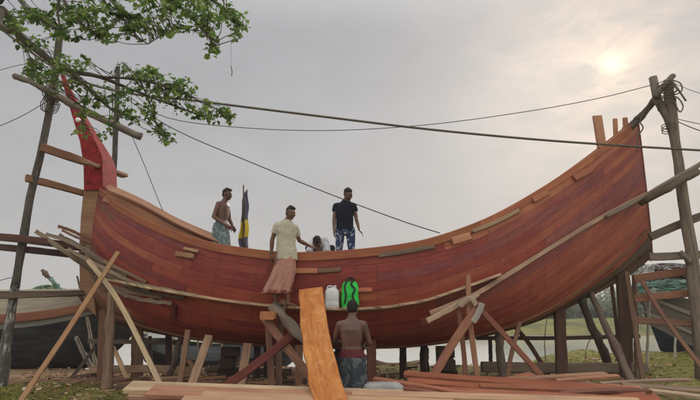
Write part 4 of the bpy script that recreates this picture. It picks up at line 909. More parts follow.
def body(name, loc, J, label, skin, s=1.0, hands=True, palm=None, curl=0.4, muscular=True):
    e = empty(name, loc, label, 'person'); mb = MB(); V = {k: Vector(v) for k, v in J.items()}
    for k in 'LR':
        dx = V['sh'+k]-V['chest'].lerp(V['neck'], .6); dx.z = 0; V['sh'+k] -= dx*0.14+Vector((0, 0, 0.025)); V['el'+k] -= dx*0.14; V['wr'+k] -= dx*0.10
    rs = (V['shR']-V['shL']); rh = (V['hipR']-V['hipL']).normalized(); rsn = rs.normalized()
    pel, ch, nk = V['pelvis'], V['chest'], V['neck']
    sp = (ch-pel).normalized(); fh = sp.cross(rh)*-1; fsn = (nk-ch).normalized().cross(rsn)*-1
    if fh.dot(V['face']) < 0 and 'back' not in J: pass
    loft(mb, [(pel-sp*0.10, rh*0.10, fh*0.08), (pel-sp*0.03, rh*0.158, fh*0.112), (pel+sp*0.06, rh*0.150, fh*0.105), (pel.lerp(ch, 0.42), rh.lerp(rsn, .4)*0.132, fh*0.095), (pel.lerp(ch, 0.7), rsn*0.150, fh.lerp(fsn, .7)*0.107),
        (ch, rsn*0.156, fsn*0.112), (ch.lerp(nk, 0.45), rsn*0.152, fsn*0.100), (ch.lerp(nk, 0.72), rsn*0.108, fsn*0.074), (ch.lerp(nk, 0.88), rsn*0.078, fsn*0.064), (nk, rsn*0.065, fsn*0.060)], 28, 0.88)
    f = V['face']; u = V.get('up', Vector((0, 0, 1))); hc = V['head']
    cap(mb, nk-(hc-nk)*0.25, hc-Vector((0, 0, 0.02)), 0.060, 0.055)
    M = head(mb, hc, f, u, 1.06)
    for k in 'LR':
        a, b_, c_ = V['sh'+k], V['el'+k], V['wr'+k]; ctr = ch.lerp(nk, 0.5)
        cap(mb, a.lerp(ctr, 0.35), a, 0.060, 0.052); cap(mb, a, a.lerp(b_, 0.4), 0.051, 0.046); cap(mb, a.lerp(b_, 0.4), b_, 0.046, 0.038)
        cap(mb, b_, b_.lerp(c_, 0.3), 0.039, 0.040); cap(mb, b_.lerp(c_, 0.3), c_, 0.040, 0.025)
        pd = V.get('palm'+k, Vector((0, 0, 0))-rsn*(-1 if k == 'L' else 1)); hd = V.get('hd'+k, c_-b_)
        hand(mb, c_, hd, pd, V.get('ts'+k, Vector((1, 0, 0))).x if 'ts'+k in V else (1 if k == 'L' else -1), curl)
        a, b_, c_ = V['hip'+k], V['kn'+k], V['an'+k]
        cap(mb, a, a.lerp(b_, 0.5), 0.088, 0.070); cap(mb, a.lerp(b_, 0.5), b_, 0.070, 0.052); cap(mb, b_, b_.lerp(c_, 0.35), 0.052, 0.054); cap(mb, b_.lerp(c_, 0.35), c_, 0.053, 0.034)
        t = V['toe'+k]; d = (t-c_); d.z = 0; d.normalize(); g0 = c_.z-0.075; lat = Vector((-d.y, d.x, 0))
        cap(mb, c_, c_-d*0.03-Vector((0, 0, 0.045)), 0.036, 0.034)
        loft(mb, [(c_-d*0.055+Vector((0, 0, -0.05)), lat*0.026, Vector((0, 0, 0.024))), (c_+Vector((0, 0, -0.042)), lat*0.034, Vector((0, 0, 0.036))), (c_+d*0.08+Vector((0, 0, -0.052)), lat*0.042, Vector((0, 0, 0.026))), (c_+d*0.135+Vector((0, 0, -0.063)), lat*0.045, Vector((0, 0, 0.014)))], 14)
        for i in range(5):
            o_ = (i-2)*0.018; q = c_+d*(0.135)+lat*o_+Vector((0, 0, -0.066)); cap(mb, q, q+d*(0.048-0.005*abs(i-1)), 0.011, 0.009, 8)
    fuse(mb, 'body', skin, e, 0.0075, 5, 0.5)
    return e, M, V
def sleeve_torso(e, V, mat, name, hem, arm=0.55, infl=0.018, collar=True, hemw=(0.185, 0.14), disp=(0.013, 10), flare=1.0):
    mb = MB(); rsn = (V['shR']-V['shL']).normalized(); rh = (V['hipR']-V['hipL']).normalized(); pel, ch, nk = V['pelvis'], V['chest'], V['neck']
    sp = (ch-pel).normalized(); fh = -sp.cross(rh); fs = -(nk-ch).normalized().cross(rsn); k = infl
    loft(mb, [(pel+sp*hem, rh*hemw[0]*flare, fh*hemw[1]*flare), (pel+sp*(hem+0.02), rh*hemw[0], fh*hemw[1]), (pel.lerp(ch, 0.4), rh.lerp(rsn, .5)*(0.150+k), fh*(0.112+k)), (pel.lerp(ch, 0.75), rsn*(0.150+k), fs*(0.112+k)), (ch, rsn*(0.158+k), fs*(0.114+k)),
        (ch.lerp(nk, 0.5), rsn*(0.152+k), fs*(0.098+k)), (ch.lerp(nk, 0.76), rsn*(0.104+k), fs*(0.075+k)), (ch.lerp(nk, 0.9), rsn*(0.078+k), fs*(0.066+k)), (nk+Vector((0, 0, 0.012)), rsn*(0.060+k*.6), fs*(0.056+k*.6))], 30, 0.9)
    for q in 'LR':
        a, b_ = V['sh'+q], V['el'+q]; t_ = a.lerp(b_, arm); cap(mb, a.lerp(ch.lerp(nk, .5), 0.35), a, 0.062+k*.3, 0.054+k*.4)
        d = (b_-a).normalized(); ra, rb = 0.052+k*.8, 0.050+k*1.1
        mb.tube([a-d*0.02, a, a.lerp(t_, .5), t_, t_+d*0.004], [ra*.7, ra, (ra+rb)/2, rb, rb*0.6], K0, 16)
    return fuse(mb, name, mat, e, 0.009, 4, 0.5, disp)
def skirt(e, rings, mat, name='lungi', n=64, pleat=0.012, fold=9, seed=0.0, uvs=None):
    """wrapped cloth: rings (centre, half x, half y, pleat strength) from the waist to the hem"""
    mb = MB(); R_ = [[Vector(r[0]), r[1], r[2], r[3], r[4] if len(r) > 4 else 0.0] for r in rings]; rows = []; uv = []; N_ = 36
    for i in range(N_+1):
        t = i/N_*(len(R_)-1); q = min(len(R_)-2, int(t)); f = t-q; f2 = f*f*(3-2*f); A, B = R_[q], R_[q+1]; c = A[0].lerp(B[0], f); hx, hy, pl_, rt = [A[z]+(B[z]-A[z])*f for z in (1, 2, 3, 4)]; row = []; uu = []
        for j in range(n):
            a = 2*math.pi*j/n; k = pl_*(math.sin(a*fold+seed+0.6*math.sin(i*0.13))+0.6*math.sin(a*int(fold*1.7)+seed*2+i*0.05))
            x, y = math.cos(a)*(hx+k), math.sin(a)*(hy+k); x, y = x*math.cos(rt)-y*math.sin(rt), x*math.sin(rt)+y*math.cos(rt)
            row.append(c+Vector((x, y, 0.010*noise.noise(Vector((math.cos(a), math.sin(a), i*0.2+seed))))))
            uu.append((j/n, i/N_))
        rows.append(row); uv.append(uu)
    mb.grid(rows, K0, closed=True, uvs=uv, flip=True); o = mb.build(name, mat, e, True); md = o.modifiers.new('s', 'SOLIDIFY'); md.thickness = 0.008; md.offset = -1; return o
def place(J, dx, dz): return {k: (v if k in ('face', 'up') or k.startswith(('palm', 'hd', 'ts')) else (v[0]+dx, v[1], v[2]+dz)) for k, v in J.items()}

# 1: man in the shirt standing on the ledge (local: x right, y away, z up; origin between the feet)
FY1 = 8.98; f0 = W(283, 306, FY1)
J = dict(pelvis=(0.03, 0.02, 0.90), chest=(0.02, 0.0, 1.26), neck=(0.04, 0.0, 1.45), head=(0.10, -0.05, 1.565), face=(0.50, -0.80, -0.22), up=(0.12, -0.1, 1),
         shL=(-0.15, -0.06, 1.38), elL=(-0.24, 0.0, 1.12), wrL=(-0.25, 0.05, 0.87), shR=(0.165, 0.14, 1.37), elR=(0.24, 0.33, 1.14), wrR=(0.42, 0.40, 1.05),
         hipL=(-0.06, -0.03, 0.87), knL=(-0.14, -0.03, 0.47), anL=(-0.13, 0.06, 0.09), toeL=(0.05, -0.12, 0.02), hipR=(0.10, 0.05, 0.87), knR=(0.04, 0.0, 0.47), anR=(0.08, 0.02, 0.08), toeR=(0.28, -0.12, 0.02),
         hdR=(0.9, 0.1, -0.25), palmR=(0, 0, -1))
e, M, V = body('person', f0+Vector((0, 0, 0.0)), J, 'man in cream shirt and pink wrap standing on the ledge, looking down', SK)
sleeve_torso(e, V, clothmat('cream_shirt', (0.50, 0.47, 0.37)), 'shirt', -0.13, 0.58, 0.020, hemw=(0.188, 0.155))
eyes(e, V['head'], M, HAIR, tache=True); hair(e, V['head'], M, HAIR)
skirt(e, [((0.03, 0.02, 0.88), 0.150, 0.118, 0.001), ((0.02, 0.01, 0.78), 0.168, 0.14, 0.003), ((0.0, 0.0, 0.60), 0.185, 0.15, 0.012), ((-0.055, 0.0, 0.40), 0.20, 0.155, 0.022), ((-0.125, -0.01, 0.22), 0.225, 0.16, 0.03)], clothmat('pink_wrap', (0.45, 0.25, 0.195), (0.36, 0.15, 0.12), 'check', 26), 'wrap_skirt', fold=7)
skirt(e, [((-0.112, -0.008, 0.262), 0.223, 0.166, 0.029), ((-0.131, -0.01, 0.205), 0.231, 0.168, 0.027)], clothmat('wrap_border', (0.34, 0.12, 0.09)), 'wrap_border', fold=7)

# 2: shirtless worker on the ground seen from behind
FY2 = 7.5; hx = W(352, 305, FY2); g2 = gz(hx.x, FY2); Hh = 1.66; dz = hx.z-(g2+Hh); 
J = dict(pelvis=(0.0, 0.02, 0.92), chest=(-0.01, 0.0, 1.27), neck=(0.0, 0.02, 1.45), head=(0.01, 0.08, 1.55), face=(0.15, 0.9, -0.35), up=(0.0, 0.25, 1),
         shL=(-0.20, 0.02, 1.37), elL=(-0.27, 0.12, 1.12), wrL=(-0.14, 0.34, 1.08), shR=(0.19, 0.02, 1.37), elR=(0.27, 0.06, 1.10), wrR=(0.20, 0.30, 1.03),
         hipL=(-0.09, 0.02, 0.88), knL=(-0.11, 0.0, 0.47), anL=(-0.12, -0.02, 0.08), toeL=(-0.16, 0.2, 0.02), hipR=(0.09, 0.02, 0.88), knR=(0.10, 0.0, 0.47), anR=(0.11, -0.02, 0.08), toeR=(0.14, 0.2, 0.02))
J['shL'], J['shR'] = J['shL'], J['shR']
e, M, V = body('person', (hx.x, FY2, g2+dz*0.5), J, 'shirtless man seen from behind, working at the foot of the hull', SKD)
hair(e, V['head'], M, HAIR, low=0.01)
skirt(e, [((0, 0.02, 1.02), 0.150, 0.115, 0.002), ((0, 0.02, 0.94), 0.172, 0.135, 0.004), ((0, 0.02, 0.90), 0.180, 0.142, 0.004)], clothmat('maroon_waist', (0.12, 0.03, 0.035)), 'waistcloth', fold=6)
skirt(e, [((0, 0.02, 0.915), 0.188, 0.150, 0.001), ((0.0, 0.02, 0.75), 0.195, 0.165, 0.008), ((0, 0.02, 0.50), 0.20, 0.17, 0.016), ((0, 0.02, 0.22), 0.215, 0.18, 0.022)], clothmat('dark_check_wrap', (0.05, 0.06, 0.07), (0.11, 0.125, 0.13), 'camo', 9), 'wrap_skirt', fold=6, seed=2)
mb = MB(); c0 = V['wrR'].lerp(V['elR'], 0.45); dd = (V['wrR']-V['elR']).normalized(); mb.tube([c0-dd*0.012, c0+dd*0.012], 0.040, (0.5, 0.5, 0.5), 14); mb.build('wristband', plain('wristband', (0.5, 0.48, 0.45), 0.5, 0.05, 5, 0), e, True)

# 3: bare chested older man on deck, in profile facing right
h3 = W(224, 189, 10.15)
J = dict(pelvis=(-0.02, 0.0, 0.90), chest=(0.0, 0.0, 1.26), neck=(0.03, 0.0, 1.45), head=(0.08, -0.02, 1.56), face=(0.85, -0.45, -0.15), up=(-0.05, 0, 1),
         shL=(0.06, 0.17, 1.37), elL=(0.10, 0.22, 1.10), wrL=(0.20, 0.12, 0.93), shR=(-0.07, -0.17, 1.37), elR=(-0.14, -0.20, 1.09), wrR=(0.10, -0.22, 0.93),
         hipL=(0.0, 0.09, 0.87), knL=(0.03, 0.10, 0.46), anL=(-0.03, 0.10, 0.08), toeL=(0.2, 0.08, 0.02), hipR=(-0.03, -0.09, 0.87), knR=(0.02, -0.10, 0.46), anR=(-0.08, -0.10, 0.08), toeR=(0.15, -0.15, 0.02))
e, M, V = body('person', (h3.x, 10.15, h3.z-1.675), J, 'bare chested man in blue wrap standing on deck left of the flag', SKD)
eyes(e, V['head'], M, HAIR, tache=True); hair(e, V['head'], M, HAIR)
skirt(e, [((-0.02, 0, 0.98), 0.138, 0.176, 0.002), ((-0.02, 0, 0.88), 0.152, 0.188, 0.006), ((0.0, 0, 0.60), 0.165, 0.20, 0.016), ((0.02, 0, 0.30), 0.17, 0.20, 0.02)], clothmat('blue_check_wrap', (0.13, 0.18, 0.20), (0.33, 0.38, 0.38), 'camo', 22), 'wrap_skirt', fold=6, seed=4)

# 4: young man in dark t-shirt and patterned jeans
h4 = W(346, 189.5, 10.0)
J = dict(pelvis=(-0.02, 0.05, 0.90), chest=(-0.02, 0.0, 1.25), neck=(0.0, -0.02, 1.44), head=(0.045, -0.09, 1.545), face=(0.42, -0.80, -0.42), up=(0.1, -0.4, 1),
         shL=(-0.22, 0.02, 1.37), elL=(-0.255, 0.02, 1.09), wrL=(-0.245, -0.08, 0.84), shR=(0.17, -0.03, 1.36), elR=(0.225, -0.02, 1.09), wrR=(0.27, -0.12, 0.86),
         hipL=(-0.11, 0.05, 0.87), knL=(-0.13, 0.0, 0.46), anL=(-0.14, 0.08, 0.08), toeL=(-0.18, -0.15, 0.02), hipR=(0.08, 0.05, 0.87), knR=(0.11, 0.0, 0.46), anR=(0.13, 0.08, 0.08), toeR=(0.18, -0.15, 0.02), hdR=(0.45, -0.2, -0.6))
e, M, V = body('person', (h4.x, 10.0, h4.z-1.665), J, 'young man in black t-shirt and patterned blue jeans standing on deck', SKD)
sleeve_torso(e, V, clothmat('black_tshirt', (0.018, 0.022, 0.034)), 'tshirt', -0.04, 0.45, 0.016, hemw=(0.172, 0.128), disp=(0.006, 8))
eyes(e, V['head'], M, HAIR); hair(e, V['head'], M, HAIR)
mb = MB(); pel = V['pelvis']
loft(mb, [(pel+Vector((0, 0, -0.12)), Vector((0.165, 0, 0)), Vector((0, 0.12, 0))), (pel+Vector((0, 0, 0.0)), Vector((0.170, 0, 0)), Vector((0, 0.126, 0))), (pel+Vector((0, 0, 0.08)), Vector((0.155, 0, 0)), Vector((0, 0.116, 0)))], 24)
for k in 'LR':
    a, b_, c_ = V['hip'+k], V['kn'+k], V['an'+k]; cap(mb, a, a.lerp(b_, .5), 0.100, 0.082); cap(mb, a.lerp(b_, .5), b_, 0.082, 0.066); cap(mb, b_, b_.lerp(c_, .9), 0.066, 0.056)
fuse(mb, 'jeans', clothmat('patterned_jeans', (0.035, 0.055, 0.12), (0.42, 0.46, 0.52), 'camo', 13), e, 0.009, 4, 0.5, (0.006, 11))

# 5: crouching man in white bending over behind the gunwale
h5 = W(319, 234, 10.2); z5 = DECKZ
topz = h5.z-z5
J = dict(pelvis=(0.05, 0.34, 0.30), chest=(0.01, 0.06, topz-0.16), neck=(0.0, -0.10, topz-0.17), head=(-0.02, -0.21, topz-0.20), face=(0.05, -0.55, -0.8), up=(0, -0.9, 0.4),
         shL=(-0.17, -0.03, topz-0.20), elL=(-0.20, -0.16, topz-0.44), wrL=(-0.12, -0.28, 0.10), shR=(0.17, -0.03, topz-0.20), elR=(0.19, -0.16, topz-0.44), wrR=(0.14, -0.28, 0.10),
         hipL=(-0.05, 0.34, 0.27), knL=(-0.20, 0.02, 0.27), anL=(-0.16, 0.26, 0.085), toeL=(-0.2, 0.0, 0.02), hipR=(0.14, 0.34, 0.27), knR=(0.25, 0.02, 0.27), anR=(0.24, 0.26, 0.085), toeR=(0.28, 0.0, 0.02))
e, M, V = body('person', (h5.x, 10.2, z5), J, 'man in white shirt crouching behind the gunwale, bent over his work', SKD)
hair(e, V['head'], M, HAIR)
sleeve_torso(e, V, clothmat('white_shirt', (0.62, 0.63, 0.68)), 'shirt', -0.05, 0.7, 0.024, hemw=(0.18, 0.14))
mb = MB()
for k in 'LR':
    a, b_, c_ = V['hip'+k], V['kn'+k], V['an'+k]; cap(mb, a, b_, 0.098, 0.070); cap(mb, b_, b_.lerp(c_, .85), 0.066, 0.055)
cap(mb, V['hipL'], V['hipR'], 0.11, 0.11); fuse(mb, 'trousers', clothmat('dark_trousers', (0.04, 0.045, 0.06)), e, 0.010, 4)

# ------------------------------------------------------------------ overhanging tree, upper left
tree = empty('overhanging_tree', (-6.8, 5.4, gz(-6.8, 5.4)), 'leafy tree whose lichened branches hang over the red prow', 'tree'); TI = Matrix.Translation(-Vector(tree.location))
def tpart(mb, name, mat, sm_=True): o = mb.build(name, mat, None, sm_); o.parent = tree; o.matrix_parent_inverse = TI; return o
root = Vector(tree.location)
BK = (0.115, 0.10, 0.08)
mb = MB(); mb.tube(curve([root+Vector((0, 0, -0.1)), root+Vector((0.1, 0, 1.5)), root+Vector((0.3, 0.2, 3.2)), root+Vector((0.8, 0.3, 4.6))], 20), [0.30-0.13*i/20 for i in range(21)], BK, 14, 0.12); tpart(mb, 'trunk', MAT['bark'])
fork = root+Vector((0.8, 0.3, 4.6))
limbs = [([(-14, 8, 6.2), (20, 36, 6.4), (50, 60, 6.6), (68, 70, 6.8), (100, 77, 7.0), (125, 87, 7.1)], 0.066, 0.022),
         ([(68, 70, 6.8), (88, 88, 6.9), (105, 104, 6.8), (122, 118, 6.7)], 0.030, 0.012),
         ([(-14, 8, 6.2), (10, -12, 6.0), (60, -16, 5.9), (110, -18, 5.8), (160, -16, 5.8), (205, -6, 5.9)], 0.04, 0.015),
         ([(-14, 8, 6.2), (0, 27, 6.1), (10, 31, 6.0), (-4, 22, 6.0)], 0.04, 0.02),
         ([(100, 77, 7.0), (140, 80, 6.9), (180, 92, 6.8), (222, 112, 6.8)], 0.020, 0.007),
         ([(125, 87, 7.1), (158, 100, 7.0), (186, 110, 6.9), (210, 120, 6.9)], 0.018, 0.007),
         ([(60, -8, 5.9), (58, 14, 6.0), (62, 34, 6.1)], 0.022, 0.007), ([(110, -14, 5.8), (118, 10, 5.9), (135, 34, 6.0), (148, 44, 6.1)], 0.022, 0.006),
         ([(160, -14, 5.8), (185, 12, 5.8), (208, 34, 5.9), (212, 42, 5.9)], 0.020, 0.006), ([(60, -8, 5.9), (75, 18, 6.0), (100, 38, 6.1)], 0.018, 0.006),
         ([(205, -6, 5.9), (226, 10, 5.9), (243, 28, 6.0)], 0.015, 0.006), ([(140, 80, 6.9), (150, 104, 6.8), (160, 135, 6.8)], 0.012, 0.005),
         ([(10, -12, 6.0), (30, 12, 6.0), (55, 14, 6.0)], 0.014, 0.006), ([(148, 44, 6.1), (165, 34, 6.0), (182, 28, 5.9)], 0.007, 0.004), ([(88, 88, 6.9), (84, 108, 6.8), (82, 128, 6.8)], 0.009, 0.004), ([(208, 34, 5.9), (212, 42, 5.9), (213, 48, 5.9)], 0.006, 0.003), ([(20, 36, 6.4), (30, 58, 6.4), (34, 78, 6.5)], 0.014, 0.005)]
LP = []
for q, (pts, r0, r1) in enumerate(limbs):
    P = [W(*p) for p in pts]
    if q in (0, 2, 3): P = [fork-Vector((0.1, 0.1, 0.15))]+P
    C = curve(P, 24); LP += C; mb = MB(); mb.tube(C, [r0+(r1-r0)*i/24 for i in range(25)], jit(BK, 0.1), 10, 0.15, 0.1); tpart(mb, 'branch', MAT['bark'])
CL = [(20, 20, 26, 12, 26, 6.1), (55, 12, 28, 13, 30, 6.0), (60, 30, 22, 12, 24, 6.1), (95, 10, 28, 13, 36, 5.9), (110, 32, 26, 10, 34, 6.0), (148, 28, 18, 14, 26, 6.0), (150, 8, 30, 13, 40, 5.9), (195, 10, 28, 14, 40, 5.8), (222, 14, 26, 13, 34, 5.9),
      (212, 46, 7, 13, 14, 5.9), (185, 84, 16, 8, 16, 6.8), (172, 140, 7, 5, 5, 6.8), (232, 120, 6, 5, 6, 6.8), (28, 46, 14, 7, 9, 6.3), (240, 30, 9, 9, 9, 6.0), (178, 28, 12, 8, 11, 5.9), (50, 68, 18, 9, 20, 6.5), (30, 72, 13, 7, 13, 6.5), (75, 60, 14, 9, 13, 6.7), (62, 82, 18, 9, 15, 6.7), (108, 96, 20, 14, 24, 6.8), (92, 108, 16, 12, 14, 6.8),
      (150, 78, 18, 13, 30, 6.9), (168, 96, 22, 12, 30, 6.8), (200, 108, 18, 12, 24, 6.8), (222, 116, 13, 8, 14, 6.8), (140, 112, 22, 10, 20, 6.8), (162, 132, 12, 9, 11, 6.8), (82, 128, 10, 14, 8, 6.8), (125, 68, 8, 8, 6, 6.9), (108, 135, 9, 12, 7, 6.8), (60, -12, 60, 10, 40, 5.9), (170, -14, 60, 10, 50, 5.8)]
leaf = MB(); tw = MB()
def addleaf(p, d, s_, col):
    d = d.normalized(); n_ = Vector((rnd.gauss(0, .5), rnd.gauss(0, .5)-0.2, 1)).normalized(); sd = d.cross(n_); sd = sd.normalized() if sd.length > 1e-4 else Vector((1, 0, 0)); n_ = sd.cross(d)
    w_ = s_*rnd.uniform(0.36, 0.46); f = -n_*s_*rnd.uniform(0.02, 0.22); c1 = p+d*s_*0.28; c2 = p+d*s_*0.66; tip = p+d*s_+f*0.9
    b = len(leaf.v); pts = [p, c1+sd*w_, c2+sd*w_*0.8+f*.4, tip, c2-sd*w_*0.8+f*.4, c1-sd*w_, c1-n_*0.1*w_, c2+f*.2-n_*.1*w_]
    leaf.v.extend([tuple(x+(n_*w_*0.22 if i in (1, 2, 4, 5) else Vector((0, 0, 0)))) for i, x in enumerate(pts)])
    for q in ((0, 6, 1), (1, 6, 7, 2), (2, 7, 3), (0, 5, 6), (5, 4, 7, 6), (4, 3, 7)): leaf.f.append(tuple(b+i for i in q)); leaf.uv.append(tuple((0.0, 0.0) for _ in q)); leaf.c.append(col)
for (cx, cy, rx, ry, n, Yq) in CL:
    for _ in range(n):
        a = rnd.uniform(0, 6.283); r_ = rnd.random()**0.6; tip = W(cx+rx*r_*math.cos(a), cy+ry*r_*math.sin(a), Yq+rnd.gauss(0, 0.35))
        q = min([p for p in LP if abs(p.y-Yq) < 0.45], key=lambda p: ((p.x-tip.x)**2+(p.z-tip.z)**2)**.5+0.3*abs(p.y-tip.y)+0.08*rnd.random()); m1 = q.lerp(tip, 0.55)+Vector((rnd.gauss(0, .05), rnd.gauss(0, .05), rnd.gauss(0.04, .05)))*(tip-q).length
        tw.tube(curve([q, m1, tip], 5), [0.0062, 0.0055, 0.005, 0.0042, 0.0035, 0.003], jit((0.10, 0.085, 0.06)), 4)
        ax = (tip-m1).normalized(); base = rnd.choice([(0.085, 0.15, 0.035), (0.065, 0.12, 0.028), (0.15, 0.22, 0.055), (0.12, 0.18, 0.045)])
        if cx > 190 and cy < 30: base = tuple(x*1.25 for x in base)
        for k in range(rnd.randint(5, 8)):
            d = (ax*0.5+Vector((rnd.gauss(0, .7), rnd.gauss(0, .7), rnd.gauss(-0.25, .45)))); p0 = tip-ax*rnd.uniform(0, 0.2)+Vector((rnd.gauss(0, .018),)*3)
            addleaf(p0, d, rnd.uniform(0.034, 0.088), jit(base, 0.35))
tpart(tw, 'twigs', MAT['bark']); tpart(leaf, 'crown', MAT['leaf'], False)

# ------------------------------------------------------------------ background boats
def simple_boat(name, label, x0, x1, yc, beam, z_mid, z_l, z_r, zb, mats, group=None, rake=(0.4, 0.4), bands=None, fullness=2.4):
    e = empty(name, ((x0+x1)/2, yc, zb), label, 'boat', group); o0 = Vector(e.location)
    def sect(s, v):
        z_t = z_mid+(z_l-z_mid)*max(0, 1-2.1*s)**1.8+(z_r-z_mid)*max(0, 2.1*s-1.1)**1.8
        b_ = beam/2*max(0.02, math.sin(math.pi*min(1, max(0, s)))**0.55); n = 1.5+fullness*math.sin(math.pi*s)*0.5; th = v*math.pi/2
        cy, cz = max(0, math.cos(th))**(2/n), math.sin(th)**(2/n)
        kb_ = zb+0.5*(abs(2*s-1)**4)*(z_mid-zb); x = x0+(x1-x0)*s; xr = (rake[0]*(1-s)**3-rake[1]*s**3)*cz
        return x+xr, b_*cy, z_t+(kb_-z_t)*cz
    for (v0, v1, mat, nm, col, off) in bands:
        for side in (-1, 1):
            mb = MB(); rows = []
            for i in range(41):
                row = []
                for j in range(9):
                    x, y, z = sect(i/40, v0+(v1-v0)*j/8); row.append(Vector((x, yc+side*(y+off), z))-o0)
                rows.append(row)
            mb.grid(rows, col, flip=side < 0); o = mb.build(nm, mat, e, True)
            if off: md = o.modifiers.new('s', 'SOLIDIFY'); md.thickness = off*2
    mb = MB(); rows = []
    for i in range(41):
        x, y, z = sect(i/40, 0.06); rows.append([Vector((x, yc-y, z-0.05))-o0, Vector((x, yc, z+0.02))-o0, Vector((x, yc+y, z-0.05))-o0])
    mb.grid(rows, (0.30, 0.25, 0.18), flip=False); mb.build('deck', MAT['old'], e); return e, o0
BG_ = 'other boats around the yard'
e, o0 = simple_boat('moored_boat', 'black tarred boat with orange wale and pale bulwark, far left', -13.5, -5.7, 15.6, 3.0, 2.08, 3.4, 2.35, -0.12, None, BG_, (0.6, 0.5),
    [(0.0, 0.10, MAT['old'], 'bulwark', (0.38, 0.34, 0.27), 0.0), (0.10, 0.16, MAT['wood'], 'wale', (0.24, 0.105, 0.06), 0.03), (0.16, 0.205, MAT['old'], 'grey_strake', (0.20, 0.20, 0.185), 0.0), (0.205, 1.0, MAT['blackhull'], 'hull', (0.02, 0.02, 0.02), 0.0)])
mb = MB(); c = Vector((-9.6, 15.4, 1.95))
for i in range(7): mb.plank([c-o0+Vector((-3.5, -1.0+i*0.33, 0.16)), c-o0+Vector((3.0, -1.0+i*0.33, 0.22))], 0.31, 0.05, jit((0.50, 0.45, 0.35), .1), face=(0, 0, 1), n=6)
mb.build('deck_boards', MAT['old'], e)
e, o0 = simple_boat('moored_boat', 'low dark boat with whitish awning frame behind the left props', -6.6, -1.2, 16.6, 1.8, 0.62, 1.0, 0.85, -0.30, None, BG_, (0.4, 0.5),
    [(0.0, 0.2, MAT['old'], 'wale', (0.12, 0.14, 0.16), 0.0), (0.2, 1.0, MAT['blackhull'], 'hull', (0.02, 0.02, 0.02), 0.0)])
wh = plain('white_awning', (0.55, 0.56, 0.56), 0.7, 0.12, 6, 0.2)
mb = MB()
rows = [[Vector((x, 16.6+y, 0.62+0.36*(1-(y/0.8)**2)+0.25))-o0 for y in (-0.8, -0.5, -0.2, 0.2, 0.5, 0.8)] for x in (-5.9, -5.2, -4.4, -3.6)]
mb.grid(rows, (.5, .5, .5), flip=True); o = mb.build('awning', wh, e); md = o.modifiers.new('s', 'SOLIDIFY'); md.thickness = 0.02
for x in (-5.8, -5.1, -4.4, -3.7):
    for y in (-0.78, 0.78): mb = MB(); mb.tube([Vector((x, 16.6+y, 0.45))-o0, Vector((x, 16.6+y, 0.9))-o0], 0.025, (0.3, 0.2, 0.1), 6); mb.build('awning_post', MAT['bark'], e)
e, o0 = simple_boat('moored_boat', 'small grey brown canoe beyond the gap right of the worker', 0.35, 2.2, 16.2, 0.9, 0.10, 0.45, 0.25, -0.35, None, BG_, (0.3, 0.4),
    [(0.0, 0.25, MAT['old'], 'wale', (0.24, 0.17, 0.12), 0.0), (0.25, 1.0, MAT['old'], 'hull', (0.10, 0.07, 0.05), 0.0)])
e, o0 = simple_boat('moored_boat', 'grey plank boat with navy bottom behind the right scaffold', 9.1, 17.5, 17.0, 3.2, 1.3, 2.45, 2.0, -0.40, None, BG_, (0.5, 0.5),
    [(0.0, 0.14, MAT['old'], 'bulwark', (0.13, 0.115, 0.10), 0.0), (0.14, 0.18, MAT['old'], 'wale', (0.26, 0.23, 0.20), 0.03), (0.18, 0.34, MAT['old'], 'strake', (0.17, 0.15, 0.13), 0.0), (0.34, 0.37, MAT['old'], 'wale', (0.27, 0.24, 0.21), 0.03), (0.37, 0.50, MAT['old'], 'strake', (0.18, 0.16, 0.14), 0.0), (0.50, 1.0, MAT['navyhull'], 'hull', (0.02, 0.02, 0.03), 0.0)], 1.6)
# nets and gear
def heap(name, label, c, r, cols, n, thick=0.018, cat='net'):
    mb = MB()
    for _ in range(n):
        a, t = rnd.uniform(0, 6.28), rnd.uniform(0, 1.5); P = []
        p = Vector((r[0]*math.cos(a)*math.sin(t), r[1]*math.sin(a)*math.sin(t), r[2]*math.cos(t)))
        for k in range(7):
            p = p+Vector((rnd.gauss(0, .16)*r[0], rnd.gauss(0, .16)*r[1], rnd.gauss(-.02, .14)*r[2])); q = Vector((p.x/r[0], p.y/r[1], p.z/r[2]))
            if q.length > 1: p = Vector((p.x/q.length, p.y/q.length, p.z/q.length))
            P.append(Vector((p.x, p.y, max(-0.05, p.z))))
        mb.tube(curve(P, 12), thick*rnd.uniform(.35, 1.0), jit(rnd.choice(cols), .3), 4)
    rows = []; cc = []
    for i in range(15):
        t = math.pi*0.62*i/14; row = []
        for j in range(28):
            a = 2*math.pi*j/28; q = 0.86+0.22*noise.noise(Vector((math.cos(a)*3*math.sin(t), math.sin(a)*3*math.sin(t), t*3))); row.append((r[0]*q*math.sin(t)*math.cos(a), r[1]*q*math.sin(t)*math.sin(a), r[2]*q*math.cos(t)))
        rows.append(row); cc.append([jit(rnd.choice(cols), .3) for _ in range(28)])
    mb.grid(rows, cc, closed=True, flip=True)
    o = mb.build(name, MAT['chip'], None, True); o.location = c; return tag(o, label, cat)
heap('net_heap', 'heap of dark brown nets on the grey boat, topmost', W(668, 275, 16.6), (1.1, 0.7, 0.36), [(0.09, 0.075, 0.065), (0.20, 0.18, 0.16), (0.05, 0.04, 0.04), (0.42, 0.42, 0.42)], 300)
heap('net_heap', 'heap of green and white nets on the grey boat, below the brown heap', W(668, 291, 16.3), (1.15, 0.6, 0.38), [(0.10, 0.22, 0.18), (0.20, 0.30, 0.26), (0.40, 0.42, 0.40), (0.06, 0.12, 0.09)], 300)
